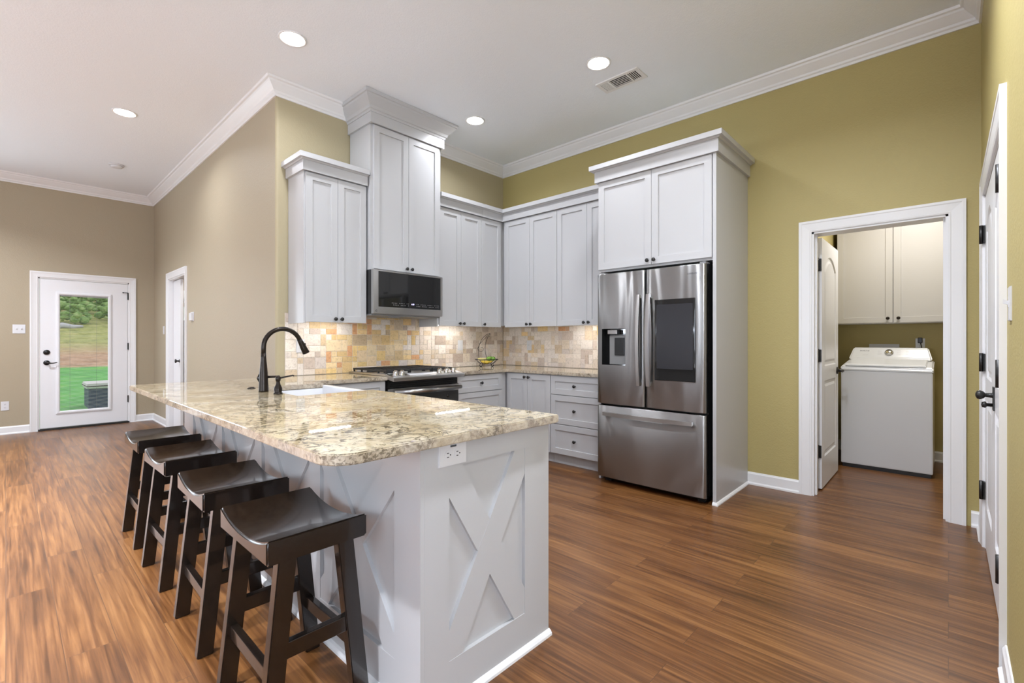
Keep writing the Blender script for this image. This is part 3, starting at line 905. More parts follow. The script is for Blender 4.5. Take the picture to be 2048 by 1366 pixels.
# base cabinets
BF = 3.475                                 # back plane of drawer fronts on the range wall (front 3.455)
b1 = thing('base_cabinet', (3.25, 3.8, 0), 'white drawer base cabinet to the right of the range', 'cabinet')
mb = MB().box(2.945, 3.640, BF, Yr - 0.002, 0.095, 0.866); mb.box(2.945, 3.640, BF + 0.07, Yr - 0.1, 0, 0.095)
mb.build('body', 'cabinet_white', b1)
for z0, z1 in ((0.690, 0.862), (0.400, 0.686), (0.105, 0.396)):
    front(b1, 'drawer', (2.950, BF, z0), (1, 0, 0), (0, -1, 0), 0.620, z1 - z0, [(0.31, (z1 - z0) / 2)], st=0.05)
b2 = thing('base_cabinet', (3.95, 3.16, 0), 'white two-door base cabinet in the corner under the granite', 'cabinet')
mb = MB().box(3.66, Xw - 0.002, 2.866, Yr - 0.002, 0.095, 0.866); mb.box(3.70, Xw - 0.1, 2.866, Yr - 0.1, 0, 0.095)
mb.build('body', 'cabinet_white', b2)
for a, b, kx in ((3.455, 3.168, 0.262), (3.168, 2.868, 0.028)):
    front(b2, 'door', (3.66, a, 0.105), (0, -1, 0), (-1, 0, 0), a - b, 0.757, [(kx, 0.722)])
b3 = thing('base_cabinet', (3.95, 2.55, 0), 'white three-drawer base cabinet beside the refrigerator', 'cabinet')
mb = MB().box(3.66, Xw - 0.002, 2.248, 2.864, 0.095, 0.866); mb.box(3.70, Xw - 0.1, 2.248, 2.864, 0, 0.095)
mb.build('body', 'cabinet_white', b3)
for z0, z1 in ((0.678, 0.862), (0.395, 0.674), (0.105, 0.391)):
    front(b3, 'drawer', (3.66, 2.862, z0), (0, -1, 0), (-1, 0, 0), 0.612, z1 - z0, [(0.290, (z1 - z0) / 2)], st=0.055)
b4 = thing('base_cabinet', (1.85, 3.8, 0), 'white base cabinet between the sink and the range', 'cabinet')
mb = MB().box(1.556, 2.166, BF, Yr - 0.002, 0.095, 0.866); mb.box(1.556, 2.166, BF + 0.07, Yr - 0.1, 0, 0.095)
mb.build('body', 'cabinet_white', b4)
for z0, z1 in ((0.690, 0.862), (0.105, 0.686)):
    front(b4, 'drawer' if z0 > 0.5 else 'door', (1.575, BF, z0), (1, 0, 0), (0, -1, 0), 0.588, z1 - z0, [(0.294, (z1 - z0) / 2)], st=0.05)

# peninsula
pn = thing('peninsula_base', (1.2, 2.6, 0), 'white peninsula cabinet with X-braced panels under the granite worktop', 'peninsula')
PX, PXR, PY0, PY1 = 0.890, 1.512, 1.215, 4.03
mb = MB()
mb.box(PX, 1.06, PY0, PY1, 0, 0.866); mb.box(1.06, PXR, PY0, 2.565, 0.0, 0.866); mb.box(1.06, 1.53, 3.275, PY1, 0, 0.866)
mb.box(1.06, PXR, 2.565, 3.275, 0, 0.60)
mb.build('body', 'cabinet_white', pn)
def xframe(mb, P, u0, u1, z0, z1, th, bw):
    """X brace inside a recess: two boards clipped to the opening; P(u,z,t) maps to space"""
    rect = [(u0, z0), (u1, z0), (u1, z1), (u0, z1)]
    for (ax, az), (bx, bz), t in (((u0, z0), (u1, z1), th), ((u0, z1), (u1, z0), th - 0.0006)):
        dx, dz = bx - ax, bz - az
        L_ = sqrt(dx * dx + dz * dz); nx_, nz_ = -dz / L_, dx / L_
        c0 = nx_ * ax + nz_ * az
        poly = clip(clip(rect, nx_, nz_, c0 + bw / 2), -nx_, -nz_, -c0 + bw / 2)
        a = [P(u, z, 0) for u, z in poly]; b = [P(u, z, t) for u, z in poly]
        k = len(poly)
        mb.add(a + b, [list(range(k))[::-1], list(range(k, 2 * k))] + [[i, (i + 1) % k, k + (i + 1) % k, k + i] for i in range(k)])
RZ0, RZ1, TH = 0.147, 0.785, 0.015
mb = MB()                                   # end panel, facing the camera side
y = PY0
mb.box(PX, 0.990, y - TH, y, 0, 0.866); mb.box(1.366, PXR, y - TH, y, 0, 0.866)
mb.box(0.990, 1.366, y - TH, y, 0, RZ0); mb.box(0.990, 1.366, y - TH, y, RZ1, 0.866)
xframe(mb, lambda u, z, t: Vector((u, y - t, z)), 0.990, 1.366, RZ0, RZ1, TH - 0.0012, 0.10)
mb.build('end_panel', 'cabinet_white', pn)
mb = MB()                                   # long panelled side behind the stools
x = PX
st = [(1.2005, 1.345), (1.885, 1.985), (2.530, 2.625), (3.165, 3.260), (3.800, PY1)]
for a, b in st: mb.box(x - TH, x, a, b, 0, 0.866)
for (a, b), (c_, d_) in zip(st[:-1], st[1:]):
    mb.box(x - TH, x, b, c_, 0, RZ0); mb.box(x - TH, x, b, c_, RZ1, 0.866)
    xframe(mb, lambda u, z, t: Vector((x - t, u, z)), b, c_, RZ0, RZ1, TH - 0.0012, 0.10)
mb.build('side_panel', 'cabinet_white', pn)
MB().sweep([(PX - TH, PY1), (PX - TH, PY0 - TH), (PXR + 0.004, PY0 - TH)], [(0, 0), (0.016, 0), (0.015, 0.009), (0.009, 0.018), (0, 0.023)], -1).build('shoe_moulding', 'trim_white', pn)

# worktops
def slab_mb(outline, z0, z1, b=0.004):
    bm = bmesh.new()
    vs = [bm.verts.new((x, y, z0)) for x, y in outline]
    f = bm.faces.new(vs)
    r = bmesh.ops.extrude_face_region(bm, geom=[f])
    for q in [e for e in r['geom'] if isinstance(e, bmesh.types.BMVert)]:
        q.co.z = z1
    ed = [e for e in bm.edges if abs(e.verts[0].co.z - e.verts[1].co.z) < 1e-6]
    bmesh.ops.bevel(bm, geom=ed, offset=b, segments=2, affect='EDGES')
    return MB().bm(bm)
def rnd(cx, cy, r, a0, a1, n=8):
    return [(cx + r * cos(a0 + (a1 - a0) * i / n), cy + r * sin(a0 + (a1 - a0) * i / n)) for i in range(n + 1)]
out = []
out += rnd(0.565 + 0.085, 1.16 + 0.085, 0.085, pi, 1.5 * pi, 10)
out += rnd(1.535 - 0.012, 1.16 + 0.012, 0.012, 1.5 * pi, 2 * pi, 3)
out += [(1.535, 2.59), (1.095, 2.59), (1.085, 2.60), (1.085, 3.24), (1.095, 3.25), (1.535, 3.25), (1.535, 3.43), (2.168, 3.43), (2.168, Yr - 0.011), (Xl + 0.05, Yr - 0.011), (Xl - 0.004, Yr - 0.008), (0.60, 4.055)]
out += rnd(0.565 + 0.03, 4.055 - 0.03, 0.03, pi / 2, pi, 4)
wt = slab_mb(out, 0.868, ZT).build('granite_worktop', 'granite')
tag(wt, 'cream and brown granite worktop of the peninsula with the sink cut-out', 'worktop')
wt2 = slab_mb([(2.942, 3.43), (3.60, 3.43), (3.62, 3.41), (3.62, 2.248), (Xw - 0.011, 2.248), (Xw - 0.011, Yr - 0.011), (2.942, Yr - 0.011)], 0.868, ZT).build('granite_worktop', 'granite')
tag(wt2, 'L-shaped granite worktop from the range around the corner to the refrigerator', 'worktop')

# farmhouse sink
sk = thing('farmhouse_sink', (1.3, 2.92, 0.62), 'white apron-front sink set into the granite peninsula', 'sink')
mb = MB()
sx0, sx1, sy0, sy1, sz0, szt = 1.066, 1.556, 2.572, 3.268, 0.63, 0.866
mb.box(sx0, sx1 - 0.03, sy0, sy1, sz0, sz0 + 0.02)
mb.box(sx0, sx0 + 0.028, sy0, sy1, sz0, szt); mb.box(sx0, sx1 - 0.03, sy0, sy0 + 0.026, sz0, szt); mb.box(sx0, sx1 - 0.03, sy1 - 0.026, sy1, sz0, szt)
mb.build('basin', 'porcelain', sk)
MB().box(sx1 - 0.032, sx1, sy0 + 0.022, sy1 - 0.022, sz0, 0.888, 0.008).build('apron', 'porcelain', sk)

# faucet
fc = thing('faucet', (1.037, 2.967, ZT), 'dark bronze gooseneck faucet standing on the granite by the sink', 'faucet')
fx, fy = 1.037, 2.967
MB().lathe([(0.027, ZT), (0.027, ZT + 0.006), (0.0255, ZT + 0.04), (0.0225, ZT + 0.11), (0.017, ZT + 0.17), (0.0145, ZT + 0.20), (0.0145, ZT + 0.225), (0, ZT + 0.226)], (fx, fy, 0), (0, 0, 1), 28).build('body', 'bronze', fc)
pts = [(fx, fy, ZT + 0.20), (fx, fy, ZT + 0.26)]
R_ = 0.110
for k in range(1, 15):
    t = pi - (pi * 0.885) * k / 14
    pts.append((fx + R_ + R_ * cos(t), fy, ZT + 0.262 + R_ * sin(t)))
MB().tube(pts, 0.0135, 16).build('spout', 'bronze', fc)
e = Vector(pts[-1]); d = (Vector(pts[-1]) - Vector(pts[-2])).normalized()
mb = MB().lathe([(0.0145, -0.01), (0.0155, 0.01), (0.019, 0.05), (0.0215, 0.085), (0.020, 0.088), (0.0, 0.086)], e, d, 22)
mb.box(e.x + 0.016, e.x + 0.034, fy - 0.009, fy + 0.009, e.z - 0.045, e.z - 0.015, 0.005)
mb.build('spray_head', 'bronze', fc)
mb = MB().lathe([(0.010, 0), (0.010, 0.035), (0.0, 0.036)], (fx, fy + 0.015, ZT + 0.078), (-0.2, 1, 0), 14)
mb.tube([(fx + 0.02, fy - 0.008, ZT + 0.085), (fx + 0.075, fy - 0.03, ZT + 0.086)], [0.0075, 0.0065], 12)
mb.sphere((fx + 0.075, fy - 0.03, ZT + 0.086), 0.0068)
mb.tube([(fx - 0.008, fy + 0.045, ZT + 0.10), (fx - 0.015, fy + 0.055, ZT + 0.075), (fx - 0.008, fy + 0.045, ZT + 0.055)], 0.0045, 8)
mb.build('handle', 'bronze', fc)
sd = thing('soap_dispenser', (1.044, 2.768, ZT), 'small dark bronze soap pump beside the faucet', 'soap dispenser')
sx_, sy_ = 1.044, 2.768
MB().lathe([(0.024, ZT), (0.024, ZT + 0.006), (0.019, ZT + 0.010), (0.022, ZT + 0.022), (0.021, ZT + 0.035), (0.012, ZT + 0.055), (0.0095, ZT + 0.070), (0.014, ZT + 0.078), (0.014, ZT + 0.095), (0.010, ZT + 0.100), (0, ZT + 0.101)], (sx_, sy_, 0), (0, 0, 1), 24).build('base', 'bronze', sd)
MB().tube([(sx_, sy_, ZT + 0.088), (sx_ + 0.03, sy_ - 0.012, ZT + 0.094), (sx_ + 0.07, sy_ - 0.028, ZT + 0.103), (sx_ + 0.076, sy_ - 0.03, ZT + 0.098)], [0.005, 0.005, 0.0042, 0.0038], 10).build('nozzle', 'bronze', sd)
sb = MB().lathe([(0.024, ZT), (0.024, ZT + 0.003), (0.018, ZT + 0.006), (0.012, ZT + 0.009), (0, ZT + 0.010)], (1.05, 3.209, 0), (0, 0, 1), 24).build('air_switch', 'bronze')
tag(sb, 'flat dark round button in the granite behind the faucet', 'button')

# ------------------------------------------------------------------ tile backsplash
def tiles(name, label, o, u, n, wd, ht, seed, warm):
    """French-pattern stone mosaic; under-cabinet light is painted in as paler tiles"""
    rt = random.Random(seed)
    cs = 0.0508
    nu, nv = int(wd / cs + 0.999), int(ht / cs + 0.999)
    used = [[False] * nv for _ in range(nu)]
    pal = [(0.68, 0.59, 0.50), (0.73, 0.65, 0.56), (0.66, 0.57, 0.47), (0.68, 0.58, 0.46), (0.66, 0.58, 0.52), (0.75, 0.68, 0.61),
           (0.60, 0.48, 0.34), (0.70, 0.61, 0.53), (0.54, 0.45, 0.38), (0.74, 0.67, 0.59), (0.72, 0.65, 0.58)]
    o = Vector(o); u = Vector(u); n = Vector(n); z = Vector((0, 0, 1))
    mb = MB(); cols = []
    G_ = 0.0016
    for j in range(nv):
        for i in range(nu):
            if used[i][j]: continue
            opts = [(2, 2)] * 4 + [(2, 1)] * 6 + [(1, 2)] * 3 + [(1, 1)] * 4 + [(3, 2)]
            rt.shuffle(opts)
            for a, b in opts + [(1, 1)]:
                if i + a <= nu and j + b <= nv and all(not used[i + p_][j + q_] for p_ in range(a) for q_ in range(b)):
                    break
            for p_ in range(a):
                for q_ in range(b): used[i + p_][j + q_] = True
            u0, u1 = i * cs + G_, min((i + a) * cs - G_, wd)
            v0, v1 = j * cs + G_, min((j + b) * cs - G_, ht)
            if u1 - u0 < 0.004 or v1 - v0 < 0.004: continue
            k = rt.random()
            um = (u0 + u1) / 2
            wv = warm(um)
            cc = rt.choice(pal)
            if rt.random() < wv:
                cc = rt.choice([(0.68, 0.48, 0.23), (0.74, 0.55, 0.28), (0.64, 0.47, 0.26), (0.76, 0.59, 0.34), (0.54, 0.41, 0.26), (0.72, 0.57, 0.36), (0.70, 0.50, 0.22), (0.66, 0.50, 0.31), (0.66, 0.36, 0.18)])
            elif k < 0.04: cc = (0.46, 0.37, 0.30)
            elif k < 0.05: cc = (0.60, 0.38, 0.24)
            f_ = rt.uniform(0.98, 1.18)
            cc = [q * f_ for q in cc]
            jt = rt.uniform(0, 0.0012)
            B = 0.002
            P = lambda a_, b_, c_: o + u * a_ + z * b_ + n * c_
            vs = [P(u0, v0, 0.001), P(u1, v0, 0.001), P(u1, v1, 0.001), P(u0, v1, 0.001),
                  P(u0, v0, 0.006), P(u1, v0, 0.006), P(u1, v1, 0.006), P(u0, v1, 0.006),
                  P(u0 + B, v0 + B, 0.008 + jt), P(u1 - B, v0 + B, 0.008 + jt), P(u1 - B, v1 - B, 0.008 + jt), P(u0 + B, v1 - B, 0.008 + jt)]
            fs = [(0, 1, 5, 4), (1, 2, 6, 5), (2, 3, 7, 6), (3, 0, 4, 7), (4, 5, 9, 8), (5, 6, 10, 9), (6, 7, 11, 10), (7, 4, 8, 11), (8, 9, 10, 11)]
            mb.add(vs, fs)
            cols += [cc] * (len(fs))
    root = thing(name, o, label, 'backsplash')
    ob = mb.build('tile', 'stone_tile', root, recalc=False)
    ca = ob.data.color_attributes.new('tile', 'FLOAT_COLOR', 'CORNER')
    li = 0
    for pi_, poly in enumerate(ob.data.polygons):
        for _ in poly.vertices:
            ca.data[li].color = (*cols[pi_], 1); li += 1
    # make sure the faces look outward
    bm = bmesh.new(); bm.from_mesh(ob.data)
    for f_ in bm.faces:
        if f_.normal.dot(n) < -0.1: f_.normal_flip()
    bm.to_mesh(ob.data); bm.free()
    P = lambda a_, b_, c_: o + u * a_ + z * b_ + n * c_
    g_ = MB().prism([P(0, 0, 0.0005), P(wd, 0, 0.0005), P(wd, ht, 0.0005), P(0, ht, 0.0005)], n * 0.0045)
    g_.build('grout', 'grout', root)
    return root
def unwashed_mid(t):  # middle stays golden; the bar light's wash is painted as paler tiles beyond
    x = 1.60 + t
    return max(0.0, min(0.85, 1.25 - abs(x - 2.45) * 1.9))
tiles('tile_backsplash', 'tumbled stone mosaic backsplash behind the range, golden in the middle, bar light painted pale at the sides', (1.60, Yr, ZT + 0.001), (1, 0, 0), (0, -1, 0), Xw - 1.60 - 0.008, 0.535, 11, unwashed_mid)
tiles('tile_backsplash', 'pinkish stone mosaic backsplash on the refrigerator wall, bar light painted into its pale tiles', (Xw, Yr - 0.010, ZT + 0.001), (0, -1, 0), (-1, 0, 0), Yr - 0.010 - 2.248, 0.475, 23, lambda t: 0.12 if t < 0.7 else 0.02)

# ------------------------------------------------------------------ range
rg = thing('gas_range', (2.554, 3.75, 0), 'stainless slide-in gas range with black grates between the worktops', 'range')
rx0, rx1 = 2.172, 2.936
mb = MB().box(rx0 + 0.004, rx1 - 0.004, 3.46, 4.06, 0.03, 0.895); mb.box(rx0 + 0.03, rx1 - 0.03, 3.52, 4.0, 0, 0.03)
mb.build('body', 'black_plastic', rg)
MB().box(rx0 - 0.006, rx1 + 0.006, 3.455, 4.075, 0.902, 0.917, 0.003).build('cooktop', 'stainless_light', rg)
pf = [(3.455, 0.917), (3.345, 0.897), (3.338, 0.889), (3.338, 0.868), (3.345, 0.862), (3.455, 0.880)]
MB().prism([(rx0 - 0.003, y, z) for y, z in pf], (rx1 - rx0 + 0.006, 0, 0)).build('control_panel', 'stainless_light', rg)
nrm = Vector((0, -0.179, 0.984)); sl = Vector((0, -0.984, -0.179))
def on_panel(x, t):  # t = distance down the slope
    return Vector((x, 3.455, 0.917)) + sl * t
mb = MB()
a = on_panel(2.36, 0.022) + nrm * 0.0004
mb.prism([a, a + Vector((0.24, 0, 0)), a + Vector((0.24, 0, 0)) + sl * 0.055, a + sl * 0.055], nrm * 0.001)
mb.build('display', 'panel_grey', rg)
for x in (2.225, 2.288, 2.690, 2.772, 2.854):
    p = on_panel(x, 0.055)
    mb = MB().lathe([(0.026, 0), (0.026, 0.006), (0.020, 0.010), (0.021, 0.030), (0.018, 0.035), (0, 0.036)], p, nrm, 18)
    q = p + nrm * 0.034
    mb.box(q.x - 0.005, q.x + 0.005, q.y - 0.021, q.y + 0.021, q.z - 0.010, q.z + 0.010, 0.003)
    mb.build('knob', 'chrome', rg)
MB().box(rx0 + 0.012, rx1 - 0.012, 3.425, 3.46, 0.80, 0.862).build('vent_grille', 'cavity_shade', rg)  # black block painted as the shade behind the vent slats
mb = MB()
for i in range(3):
    mb.box(rx0 + 0.02, rx1 - 0.02, 3.418, 3.425, 0.806 + i * 0.018, 0.812 + i * 0.018)
mb.build('vent_slat', 'black_plastic', rg)
od = MB().box(rx0 + 0.002, rx1 - 0.002, 3.415, 3.458, 0.205, 0.795, 0.006).build('oven_door', 'stainless', rg)
MB().box(rx0 + 0.012, rx1 - 0.012, 3.412, 3.4155, 0.225, 0.735, 0.001).build('window', 'oven_glass', od)
mb = MB().tube([(rx0 + 0.02, 3.360, 0.768), (rx1 - 0.02, 3.360, 0.768)], 0.017, 16)
for x in (rx0 + 0.05, rx1 - 0.05): mb.box(x - 0.012, x + 0.012, 3.362, 3.416, 0.756, 0.780, 0.004)
mb.build('handle', 'stainless_light', od)
MB().lathe([(0.016, 0), (0.016, 0.002), (0, 0.003)], (2.80, 3.412, 0.688), (0, -1, 0), 16).build('badge', 'black_plastic', od)
MB().box(rx0 + 0.002, rx1 - 0.002, 3.425, 3.458, 0.04, 0.195, 0.005).build('drawer', 'stainless', rg)
gr = MB()
for k in range(3):
    gx0 = rx0 + 0.02 + k * 0.243; gx1 = gx0 + 0.236
    for y in (3.49, 4.04): gr.box(gx0, gx1, y - 0.006, y + 0.006, 0.934, 0.948)
    for x in (gx0 + 0.006, gx1 - 0.006): gr.box(x - 0.006, x + 0.006, 3.49, 4.04, 0.934, 0.948)
    for x in (gx0 + 0.08, gx0 + 0.156): gr.box(x - 0.004, x + 0.004, 3.49, 4.04, 0.936, 0.946)
    for j in range(6):
        y = 3.565 + j * 0.079
        gr.box(gx0, gx1, y - 0.004, y + 0.004, 0.936, 0.946)
    for x in (gx0 + 0.006, gx1 - 0.006):
        for y in (3.496, 4.034, 3.62, 3.9): gr.box(x - 0.006, x + 0.006, y - 0.006, y + 0.006, 0.916, 0.936)
gr.build('grate', 'cast_iron', rg)
for x, y in ((2.30, 3.62), (2.30, 3.90), (2.554, 3.76), (2.80, 3.62), (2.80, 3.90)):
    MB().lathe([(0.045, 0.917), (0.045, 0.924), (0.032, 0.926), (0.032, 0.931), (0, 0.932)], (x, y, 0), (0, 0, 1), 18).build('burner', 'cast_iron', rg)

# ------------------------------------------------------------------ microwave
mw = thing('microwave', (2.554, 3.85, 1.435), 'stainless over-range microwave with a black glass door', 'microwave')
MB().box(2.176, 2.932, 3.695, 4.07, 1.437, 1.826).build('body', 'black_plastic', mw)
fr = MB()
my0, my1 = 3.660, 3.697
fr.box(2.172, 2.224, my0, my1, 1.437, 1.826, 0.005); fr.box(2.910, 2.936, my0, my1, 1.437, 1.826, 0.005)
fr.box(2.220, 2.914, my0, my1, 1.437, 1.500, 0.004); fr.box(2.220, 2.914, my0, my1, 1.812, 1.826, 0.003)
fr.build('door_frame', 'stainless_light', mw)
gl = MB().box(2.222, 2.912, my0 + 0.003, my1 - 0.004, 1.498, 1.814).build('door_glass', 'black_glass', mw)
for k in range(34):
    if 12 <= k <= 16: continue
    x = 2.36 + k * 0.0158
    for z in (1.537, 1.520):
        if (k * 7 + int(z * 1000)) % 5 == 0: continue
        MB().box(x, x + 0.006, my0 + 0.0022, my0 + 0.0032, z, z + 0.005).build('button', 'mark_grey', gl)
text_mb('6:38', 0.018, (2.585, my0 + 0.003, 1.538), (1, 0, 0), (0, -1, 0)).build('clock', 'clock_blue', gl)
mb = MB().tube([(2.203 + 0.0085 * cos(t), my0 - 0.0004, 1.463 + 0.0085 * sin(t)) for t in [0.4 + 5.6 * k / 14 for k in range(15)]], 0.0011, 6)
mb.tube([(2.203 - 0.003 + 0.004 * cos(t), my0 - 0.0004, 1.463 + 0.005 * sin(t)) for t in [0.4 + 5.0 * k / 8 for k in range(9)]], 0.0009, 6)
mb.build('logo', 'logo_grey', mw)
mb = MB().box(2.18, 2.928, 3.70, 4.06, 1.424, 1.438); mb.lathe([(0.06, 0), (0.055, -0.012), (0, -0.014)], (2.45, 3.76, 1.424), (0, 0, 1), 18)
mb.build('vent_panel', 'grey_plastic', mw)

# ------------------------------------------------------------------ refrigerator
rf = thing('refrigerator', (3.85, 1.75, 0), 'stainless french-door refrigerator with a black screen and a water dispenser', 'refrigerator')
FX = 3.440; fy0, fy1 = 1.288, 2.205
MB().box(3.515, 4.18, fy0 + 0.004, fy1 - 0.004, 0.05, 1.768).build('body', 'black_plastic', rf)
mb = MB()
for y in (fy0 + 0.06, fy1 - 0.06): mb.box(3.53, 3.60, y - 0.03, y + 0.03, 0, 0.055)
mb.box(3.52, 4.1, fy0 + 0.02, fy1 - 0.02, 0.02, 0.05)
mb.build('base', 'black_plastic', rf)
def curved_front(y0_, y1_, z0, z1, holes=None, bulge=0.008, n=14, depth=0.068):
    """door leaf with softly rounded vertical edges; optional rectangular hole (ya,yb,za,zb)"""
    ys__ = sorted(set([y0_, y0_ + 0.002, y0_ + 0.006, y0_ + 0.012, y0_ + 0.02, y1_ - 0.02, y1_ - 0.012, y1_ - 0.006, y1_ - 0.002, y1_] +
                  [y0_ + (y1_ - y0_) * k / n for k in range(2, n - 1)] + ([holes[0], holes[1]] if holes else [])))
    zs = sorted(set([z0, z0 + 0.004, z1 - 0.004, z1] + ([holes[2], holes[3]] if holes else [])))
    def xx(y, z):
        e_ = min(y - y0_, y1_ - y)
        r_ = 0.02
        d_ = 0 if e_ >= r_ else (r_ - sqrt(max(0, r_ * r_ - (r_ - e_) ** 2)))
        b_ = bulge * (1 - ((y - (y0_ + y1_) / 2) / ((y1_ - y0_) / 2)) ** 2)
        ez = 0.003 if (z in (z0, z1)) else 0
        return FX + d_ + 0.004 - b_ + ez
    mb = MB(); vs = []; fs = []
    for z in zs:
        for y in ys__: vs.append((xx(y, z), y, z))
    k = len(ys__)
    for j in range(len(zs) - 1):
        for i in range(k - 1):
            if holes and ys__[i] >= holes[0] - 1e-6 and ys__[i + 1] <= holes[1] + 1e-6 and zs[j] >= holes[2] - 1e-6 and zs[j + 1] <= holes[3] + 1e-6: continue
            fs.append([j * k + i, j * k + i + 1, (j + 1) * k + i + 1, (j + 1) * k + i])
    mb.add(vs, fs, True)
    xb = FX + depth
    # sides, top, bottom
    for y in (y0_, y1_):
        mb.add([(xx(y, z0), y, z0), (xb, y, z0), (xb, y, z1), (xx(y, z1), y, z1)] + [(xx(y, z), y, z) for z in zs[1:-1]], [[0, 1, 2, 3] + [3 + len(zs) - 2 - q for q in range(len(zs) - 2)]])
    for z in (z0, z1):
        mb.add([(xx(y, z), y, z) for y in ys__] + [(xb, y1_, z), (xb, y0_, z)], [list(range(k + 2))])
    if not holes:
        mb.add([(xb, y0_, z0), (xb, y1_, z0), (xb, y1_, z1), (xb, y0_, z1)], [[0, 1, 2, 3]])
    return mb
ld = curved_front(1.764, fy1, 0.672, 1.762, (1.930, 2.152, 0.998, 1.300)).build('door', 'stainless', rf)
rd = curved_front(fy0, 1.756, 0.672, 1.762).build('door', 'stainless', rf)
fd = curved_front(fy0, fy1, 0.052, 0.655, n=22).build('freezer_drawer', 'stainless', rf)
# dispenser recess
mb = MB()
dy0, dy1, dz0, dz1 = 1.930, 2.152, 0.998, 1.300
xa, xb = FX - 0.001, FX + 0.066
mb.add([(xa, dy0, dz0), (xa, dy1, dz0), (xa, dy1, dz1), (xa, dy0, dz1), (xb, dy0, dz0), (xb, dy1, dz0), (xb, dy1, dz1), (xb, dy0, dz1)],
       [(0, 1, 5, 4), (1, 2, 6, 5), (2, 3, 7, 6), (3, 0, 4, 7), (4, 5, 6, 7)])
ds = mb.build('dispenser', 'black_glass', ld, recalc=False)
MB().box(xb - 0.028, xb - 0.002, dy0 + 0.004, dy1 - 0.05, dz0 + 0.004, dz1 - 0.055, 0.004).build('dispenser_plate', 'grey_plastic', ld)
MB().box(xb - 0.036, xb - 0.027, dy0 + 0.03, dy0 + 0.12, dz0 + 0.08, dz1 - 0.075, 0.006).build('dispenser_paddle', 'black_plastic', ld)
MB().box(xb - 0.052, xb - 0.010, dy1 - 0.135, dy1 - 0.045, dz1 - 0.045, dz1 - 0.010, 0.004).build('dispenser_nozzle', 'stainless_light', ld)
# door handles: flat bowed bars
def bow_handle(parent, a, b, out, wdir, hw, bow, n=12):
    a = Vector(a); b = Vector(b); wdir = Vector(wdir)
    mb = MB(); vs = []; fs = []
    for k in range(n + 1):
        t = k / n
        p = a.lerp(b, t) + Vector((-1, 0, 0)) * (out + bow * (1 - (2 * t - 1) ** 2))
        for s1, s2 in ((-1, 0), (-1, 1), (1, 1), (1, 0)):
            vs.append(p + wdir * (hw * s1) + Vector((0.014 * (1 - s2), 0, 0)))
    for k in range(n):
        for q in range(4):
            fs.append([k * 4 + q, k * 4 + (q + 1) % 4, k * 4 + 4 + (q + 1) % 4, k * 4 + 4 + q])
    fs += [[0, 1, 2, 3], [n * 4 + 3, n * 4 + 2, n * 4 + 1, n * 4]]
    mb.add(vs, fs)
    for p in (a.lerp(b, 0.02), a.lerp(b, 0.98)):
        mb.box(p.x - out, p.x + 0.012, p.y - min(hw, 0.012), p.y + min(hw, 0.012), p.z - 0.012, p.z + 0.012, 0.003)
    return mb.build('handle', 'stainless_light', parent)
bow_handle(ld, (FX, 1.805, 0.842), (FX, 1.805, 1.566), 0.030, (0, 1, 0), 0.014, 0.022)
bow_handle(rd, (FX, 1.722, 0.842), (FX, 1.722, 1.566), 0.030, (0, 1, 0), 0.014, 0.022)
bow_handle(fd, (FX, 1.375, 0.588), (FX, 2.130, 0.588), 0.030, (0, 0, 1), 0.015, 0.020)
mb = MB().box(FX - 0.010, FX + 0.004, 1.358, 1.674, 0.894, 1.517, 0.004)
sc_ = mb.build('screen', 'black_glass', rd)
MB().box(FX - 0.0112, FX - 0.0098, 1.374, 1.656, 0.985, 1.478).build('display', 'screen_glass', sc_)
text_mb('SAMSUNG', 0.019, (FX - 0.0055, 1.375, 1.695), (0, -1, 0), (-1, 0, 0)).build('lettering', 'logo_grey', rd)
for y in (fy0 + 0.03, fy1 - 0.03):
    MB().box(3.47, 3.56, y - 0.022, y + 0.022, 1.763, 1.780, 0.004).build('hinge_cover', 'grey_plastic', rf)

# ------------------------------------------------------------------ laundry fittings
lc = thing('laundry_cabinet', (6.1, 0.40, 1.37), 'warm white two-door wall cabinet above the washing machine', 'cabinet')
MB().box(5.98, LX - 0.002, -0.07, 0.862, 1.372, 2.40).build('body', 'laundry_white', lc)
for a, b, kx in ((0.860, 0.402, 0.420), (0.398, -0.068, 0.040)):
    front(lc, 'door', (5.98, a, 1.378), (0, -1, 0), (-1, 0, 0), a - b, 1.02, [(kx, 0.045)], 'laundry_white', kmat='bronze')
ws = thing('washing_machine', (5.8, 0.425, 0), 'white top-loading washing machine in the laundry room', 'washer')
wy0, wy1, wx0, wx1 = 0.097, 0.757, 5.46, 6.14
MB().box(wx0, wx1, wy0, wy1, 0.035, 0.915, 0.012).build('body', 'washer_white', ws)
MB().box(wx0 + 0.01, wx1 - 0.03, wy0 + 0.012, wy1 - 0.012, 0.0, 0.04).build('base', 'black_plastic', ws)
mb = MB()
tp = [(wx0 - 0.004, 0.912), (wx0 - 0.004, 0.945), (wx0 + 0.012, 0.962), (wx1 - 0.22, 1.005), (wx1, 1.005), (wx1, 0.912)]
bm = bmesh.new()
fv = [bm.verts.new((x, wy0 - 0.002, z)) for x, z in tp]
f = bm.faces.new(fv)
r = bmesh.ops.extrude_face_region(bm, geom=[f])
for q in [e_ for e_ in r['geom'] if isinstance(e_, bmesh.types.BMVert)]: q.co.y = wy1 + 0.002
bmesh.ops.bevel(bm, geom=bm.edges[:], offset=0.010, segments=3, affect='EDGES')
MB().bm(bm).build('top_panel', 'washer_white', ws)
lid = [(wx0 + 0.004, 0.960), (wx0 + 0.004, 0.972), (wx0 + 0.03, 0.982), (wx1 - 0.23, 1.018), (wx1 - 0.23, 1.004)]
bm = bmesh.new()
f = bm.faces.new([bm.verts.new((x, wy0 + 0.045, z)) for x, z in lid])
